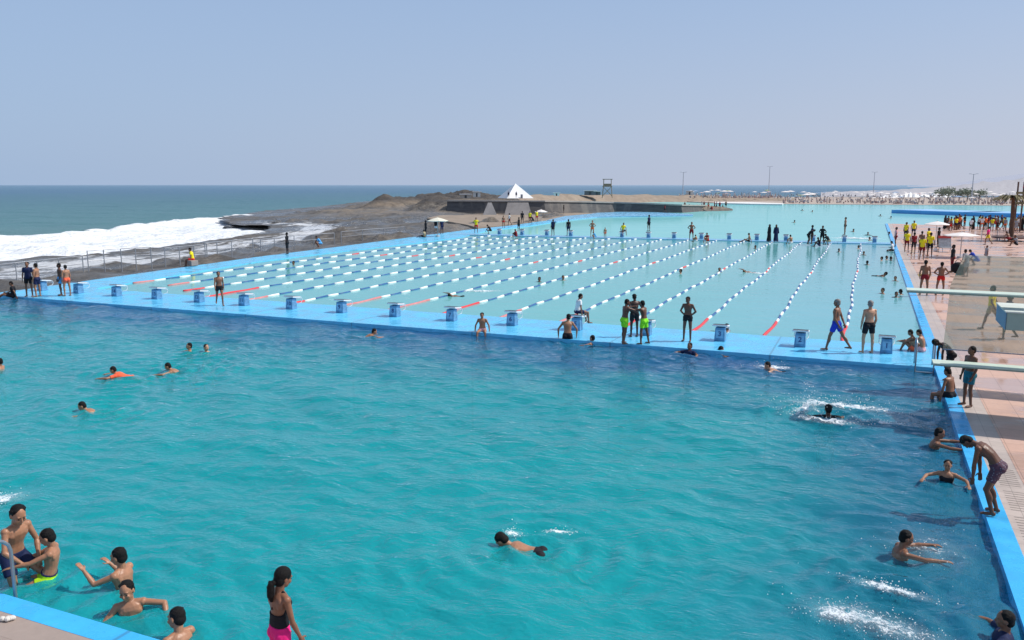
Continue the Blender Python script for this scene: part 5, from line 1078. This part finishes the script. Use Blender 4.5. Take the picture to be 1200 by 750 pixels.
low=MB(); low.tube([(0,0,0),(0,0,.8)],[.09,.13],5,0); low.tube([(0,0,.8),(0,0,1.1),(0,0,1.4)],[.14,.17,.13],5,1); low.ell((0,0,1.6),(V(1,0,0),V(0,1,0),V(0,0,1)),(.11,.11,.14),6,5,2)
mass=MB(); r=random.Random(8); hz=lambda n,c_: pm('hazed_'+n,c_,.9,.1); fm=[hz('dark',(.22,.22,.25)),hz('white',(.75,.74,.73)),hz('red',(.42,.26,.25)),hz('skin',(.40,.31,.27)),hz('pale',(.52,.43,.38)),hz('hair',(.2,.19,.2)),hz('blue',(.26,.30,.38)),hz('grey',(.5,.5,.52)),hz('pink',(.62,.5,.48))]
for k in range(900):
    x=r.uniform(790,1215); d=(r.uniform(268,300) if r.random()<.45 else r.uniform(300,480)) if x>915 else r.uniform(292,330); g=ray(x,d,.0 if x>915 else 1.1); 
    if g.z==0 and g.y<259: g.y=259+r.uniform(0,4)
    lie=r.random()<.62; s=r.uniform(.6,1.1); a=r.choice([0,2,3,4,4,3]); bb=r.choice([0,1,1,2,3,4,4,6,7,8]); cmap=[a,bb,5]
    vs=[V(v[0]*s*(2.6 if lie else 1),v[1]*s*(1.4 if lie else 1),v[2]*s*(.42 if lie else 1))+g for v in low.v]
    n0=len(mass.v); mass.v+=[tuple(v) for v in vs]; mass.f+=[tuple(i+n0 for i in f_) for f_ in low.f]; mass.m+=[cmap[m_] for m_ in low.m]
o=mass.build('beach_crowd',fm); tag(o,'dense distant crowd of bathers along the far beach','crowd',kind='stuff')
# shrubs and palms on the far shore
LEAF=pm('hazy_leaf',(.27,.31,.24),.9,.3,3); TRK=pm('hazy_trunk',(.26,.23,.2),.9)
for k,(px,d,h,l) in enumerate(((1101,330,4.0,'pale green bushy tree, leftmost above the blue wall'),(1108,325,4.6,'bright bushy tree second from the left above the blue wall'),(1122,340,3.8,'dull green low tree in the middle above the blue wall'),(1131,335,4.2,'grey green tree beside the lamp pole'),(1145,360,3.6,'rightmost dull tree above the blue wall'))):
    g=ray(px,d,0); t_=empty('tree',l,'tree',g,0,'trees above the blue wall'); b=MB(); b.tube([(0,0,0),(.1,0,h*.6),(.2,.1,h*.8)],[.22,.14,.06],6); b.build('trunk',TRK,t_)
    b=MB(); rr=random.Random(k)
    for j in range(420):
        a=rr.uniform(0,6.28); e=rr.gauss(0,.5); q_=V(math.cos(a)*rr.uniform(.3,2.6),math.sin(a)*rr.uniform(.3,2.2),h*.72+e*h*.28+rr.uniform(-.3,.3)); u=V(rr.gauss(0,1),rr.gauss(0,1),rr.gauss(0,1)).normalized()*.3; v=u.cross(V(rr.gauss(0,1),rr.gauss(0,1),1)).normalized()*.2
        b.add([q_-u,q_+v,q_+u,q_-v],[(0,1,2,3)])
    b.build('crown',LEAF,t_)
# low huts / parked things behind the wall and on the breakwater
def hut(px,d,z,w,h,dp,col,l,roofc=(.7,.7,.7)):
    g=ray(px,d,z); t_=empty('beach_hut',l,'hut',g,math.atan2(-g.x,g.y),None); b=MB(); b.box((0,0,h/2),(w,dp,h)); b.build('wall',pm('hut_%d'%px,col,.85,.15,1),t_)
    b=MB(); b.box((0,0,h+.08),(w+.5,dp+.5,.16)); b.build('roof',pm('hutroof_%d'%px,roofc,.7),t_); b=MB(); b.box((0,-dp/2-.01,h*.42),(w*.2,.03,h*.8)); b.build('door',pm('hut_door',(.06,.07,.08),.8),t_)
hut(691,262,2.4,3.6,1.3,2.5,(.12,.14,.16),'low dark kiosk with a pale roof left of the lifeguard tower'); hut(699,262,2.4,2.2,1.1,2.,(.1,.12,.13),'second small dark kiosk with a pale roof, next to the tower')
hut(546,206,2.3,2.6,.9,1.6,(.40,.37,.33),'low pale shed on the rock mound left of the tent'); hut(559,206,2.6,1.8,1.2,1.4,(.62,.62,.6),'small white shed on the sea wall nearest the tent')
hut(807,300,2.0,2.4,1.4,2.,(.6,.6,.58),'small white kiosk near the pale lamp pole'); hut(652,235,2.5,1.6,.8,1.3,(.7,.7,.7),'tiny white booth on the wall right of the tent')
# white objects/figures by the tent
for k,(px,l) in enumerate(((596,'left figure standing before the white pyramid tent'),(605,'right figure standing before the white pyramid tent'))):
    g=ray(px,189,2.6); person(0,0,'stand',180,1.5,'dark','shorts:black','shirt:navy',label=l,vox=F2,world=tuple(g))
# ---- splashes
SPL=pm('splash_white',(.85,.88,.90),.5,.06,8,.5)
q=N('foam_patch'); P=q.pos(); p=q.n('ShaderNodeBsdfPrincipled'); p.inputs['Roughness'].default_value=.6; p.inputs['Base Color'].default_value=(.82,.87,.9,1)
at_=q.n('ShaderNodeAttribute',attribute_name='cover'); s_=q.n('ShaderNodeAttribute',attribute_name='grain')
vec=q.n('ShaderNodeVectorMath',operation='SCALE'); q.l(P,vec.inputs[0]); q.l(s_.outputs['Fac'],vec.inputs['Scale'])
f1=q.noise(vec.outputs[0],1.,6,.72,1.2); al=q.ramp(q.math('ADD',at_.outputs['Fac'],q.math('MULTIPLY',q.math('SUBTRACT',f1,.5),2.1)),[(.48,0.),(.80,.85)]); al=q.math('MAXIMUM',al,q.math('MULTIPLY',q.math('POWER',at_.outputs['Fac'],1.6),.30))
tr=q.n('ShaderNodeBsdfTransparent'); mx=q.n('ShaderNodeMixShader'); q.l(al,mx.inputs[0]); q.l(tr.outputs[0],mx.inputs[1]); q.l(p.outputs[0],mx.inputs[2]); q.l(mx.outputs[0],q.out.inputs[0]); FP=q.mat
def splash(px,py,L,Wd,n,label,ang=0.,drop=.25,seed=0,curve=0.,size=1.,cover=.8):
    rr=random.Random(seed); c=at(px,py,WZ); az=math.atan2(-c.x,c.y); nx,ny=44,26; co=[];cv=[]
    for j in range(ny):
        for i in range(nx):
            u=(i/(nx-1)-.5)*2.4; v=(j/(ny-1)-.5)*2.4; e=math.exp(-(u*u+v*v)*1.5)*max(0,1-(max(abs(u),abs(v))/1.2)**4)
            nn=noise.fractal(Vector((u*3*L,v*3*Wd,seed)),.7,2.,4); co.append((u*L,v*Wd+curve*u*u*L,.035+e*drop*.30*max(0,.45+nn*1.2))); cv.append(e*cover)
    me=bpy.data.meshes.new('splash'); me.from_pydata(co,[],[(j*nx+i,j*nx+i+1,(j+1)*nx+i+1,(j+1)*nx+i) for j in range(ny-1) for i in range(nx-1)])
    nd=int(n*.35); b=MB(); ax=(V(1,0,0),V(0,1,0),V(0,0,1))
    for k in range(nd):
        u=rr.gauss(0,.5); v=rr.gauss(0,.5); core=math.exp(-(u*u+v*v)*1.6); s=rr.choice((.003,.004,.006,.009))*size**.5
        b.ell((u*L,v*Wd+curve*u*u*L,abs(rr.gauss(0,.8))*drop*core+.03),ax,(s*1.5,s*1.5,s),5,4)
    n0=len(co); f0=len(me.polygons); v_=co+b.v; fc=[tuple(p_.vertices) for p_ in me.polygons]+[tuple(i+n0 for i in f_) for f_ in b.f]
    bpy.data.meshes.remove(me); me=bpy.data.meshes.new('splash'); me.from_pydata(v_,[],fc); me.polygons.foreach_set('material_index',[0]*f0+[1]*len(b.f))
    for nm,vals in(('cover',cv+[1.]*len(b.v)),('grain',[7./size**.5]*len(v_))): a_=me.attributes.new(nm,'FLOAT','POINT'); a_.data.foreach_set('value',vals)
    o=link('splash',me,[FP,SPL],loc=(c.x,c.y,c.z),rz=az+ang,smooth=True); tag(o,label,'splash',kind='stuff')
splash(988,478,1.9,.40,900,'white splash trail behind the black shirted swimmer',0,.3,1)
splash(962,494,1.2,.30,420,'curved splash arc left of the black shirted swimmer',-.2,.25,2,.3)
splash(944,484,.45,.5,260,'upright spray left of the black shirted swimmer',0,.7,3)
splash(1034,497,.7,.18,260,'small breaking ripple right of the black shirted swimmer',0,.1,4)
splash(1042,693,.7,.16,380,'short foamy ripple in the lower right of the pool',-.15,.12,5,size=.7)
splash(1040,738,1.1,.45,1100,'wide patch of foam at the bottom right of the pool',-.25,.12,6,size=.6,cover=.62)
splash(985,722,.45,.3,380,'loose foam flecks at the bottom right of the pool',.3,.08,7,size=.5)
splash(1085,645,.9,.9,160,'scattered foam flecks in front of the swimmer facing the right wall',0,.05,8,size=.5,cover=.42)
splash(600,628,.22,.16,170,'small splash at the snorkeller\'s head',0,.14,9,size=.5)
splash(655,626,.35,.1,120,'small splash behind the snorkeller',0,.1,10,size=.45)
splash(906,432,.8,.3,260,'splash around the pale swimmer below the ledge',0,.2,11,size=.9)
splash(888,321,1.2,.5,160,'splash around the swimmer raising an arm',0,.2,12,size=1.5)
splash(563,342,1.6,.5,140,'kick splash of the front crawl swimmer',0,.2,13,size=1.4)
splash(1003,280,3.6,1.5,420,'low white splash in the water beyond the far ledge',0,.5,14,size=2.6)
splash(-2,588,.6,.4,200,'spray at the left picture edge in the diving pool',0,.15,15,size=.5)
# ================================================================ light, sky, camera
w=bpy.data.worlds.new('World'); sc.world=w; w.use_nodes=True; t=w.node_tree; bg=t.nodes['Background']; bg.inputs[1].default_value=.1
sky=t.nodes.new('ShaderNodeTexSky'); sky.sky_type='NISHITA'; sky.sun_disc=False
SEL=R(50); SD=V(.87,.42,0).normalized()
sky.sun_elevation=SEL; sky.sun_rotation=math.atan2(SD.x,SD.y); sky.air_density=1.0; sky.dust_density=2.2; sky.ozone_density=2.5; sky.altitude=10
# pale sea haze: pulls the sky towards an even blue grey near the horizon
mixn=t.nodes.new('ShaderNodeMix'); mixn.data_type='RGBA'; co=t.nodes.new('ShaderNodeTexCoord'); sp=t.nodes.new('ShaderNodeSeparateXYZ'); t.links.new(co.outputs['Generated'],sp.inputs[0])
rp=t.nodes.new('ShaderNodeValToRGB'); e=rp.color_ramp.elements; e[0].position=0.; e[0].color=(.9,.9,.9,1); e[1].position=.75; e[1].color=(.25,.25,.25,1); t.links.new(sp.outputs['Z'],rp.inputs[0])
t.links.new(rp.outputs[0],mixn.inputs[0]); t.links.new(sky.outputs[0],mixn.inputs[6])
# warm mauve haze to the east (right), clearer blue to the west (left)
dp=t.nodes.new('ShaderNodeVectorMath'); dp.operation='DOT_PRODUCT'; t.links.new(co.outputs['Generated'],dp.inputs[0]); dp.inputs[1].default_value=(.9,.43,0)
hz=t.nodes.new('ShaderNodeValToRGB'); e=hz.color_ramp.elements; e[0].position=0; e[0].color=(3.85,5.2,7.35,1); e[1].position=1; e[1].color=(5.8,6.1,7.3,1)
mr=t.nodes.new('ShaderNodeMapRange'); mr.inputs[1].default_value=-.55; mr.inputs[2].default_value=.62; t.links.new(dp.outputs['Value'],mr.inputs[0]); t.links.new(mr.outputs[0],hz.inputs[0])
gz=t.nodes.new('ShaderNodeMix'); gz.data_type='RGBA'; g2=t.nodes.new('ShaderNodeMapRange'); g2.inputs[1].default_value=.0; g2.inputs[2].default_value=.25; t.links.new(sp.outputs['Z'],g2.inputs[0]); t.links.new(g2.outputs[0],gz.inputs[0])
t.links.new(hz.outputs[0],gz.inputs[6]); gz.inputs[7].default_value=(3.95,5.55,8.3,1); t.links.new(gz.outputs[2],mixn.inputs[7])
t.links.new(mixn.outputs[2],bg.inputs[0])
L=bpy.data.lights.new('sun','SUN'); L.energy=4.0; L.angle=R(.5); L.color=(1,.95,.88); so=bpy.data.objects.new('sun',L); COL.objects.link(so)
sdv=V(SD.x*math.cos(SEL),SD.y*math.cos(SEL),math.sin(SEL)); so.rotation_euler=sdv.to_track_quat('Z','Y').to_euler(); so.location=(20,20,40)
cam=bpy.data.cameras.new('camera'); cam.sensor_width=36; cam.lens=FPX/1200*36; cam.clip_end=100000; cam.clip_start=.1
c=bpy.data.objects.new('camera',cam); COL.objects.link(c); c.location=(0,0,CAMH); c.rotation_euler=(math.pi/2-PITCH,0,YAW); sc.camera=c
sc.view_settings.view_transform='Standard'; sc.view_settings.look='None'; sc.view_settings.exposure=0; sc.view_settings.gamma=1
sc.render.engine='CYCLES'; sc.cycles.max_bounces=8; sc.cycles.transparent_max_bounces=8; sc.cycles.use_denoising=True
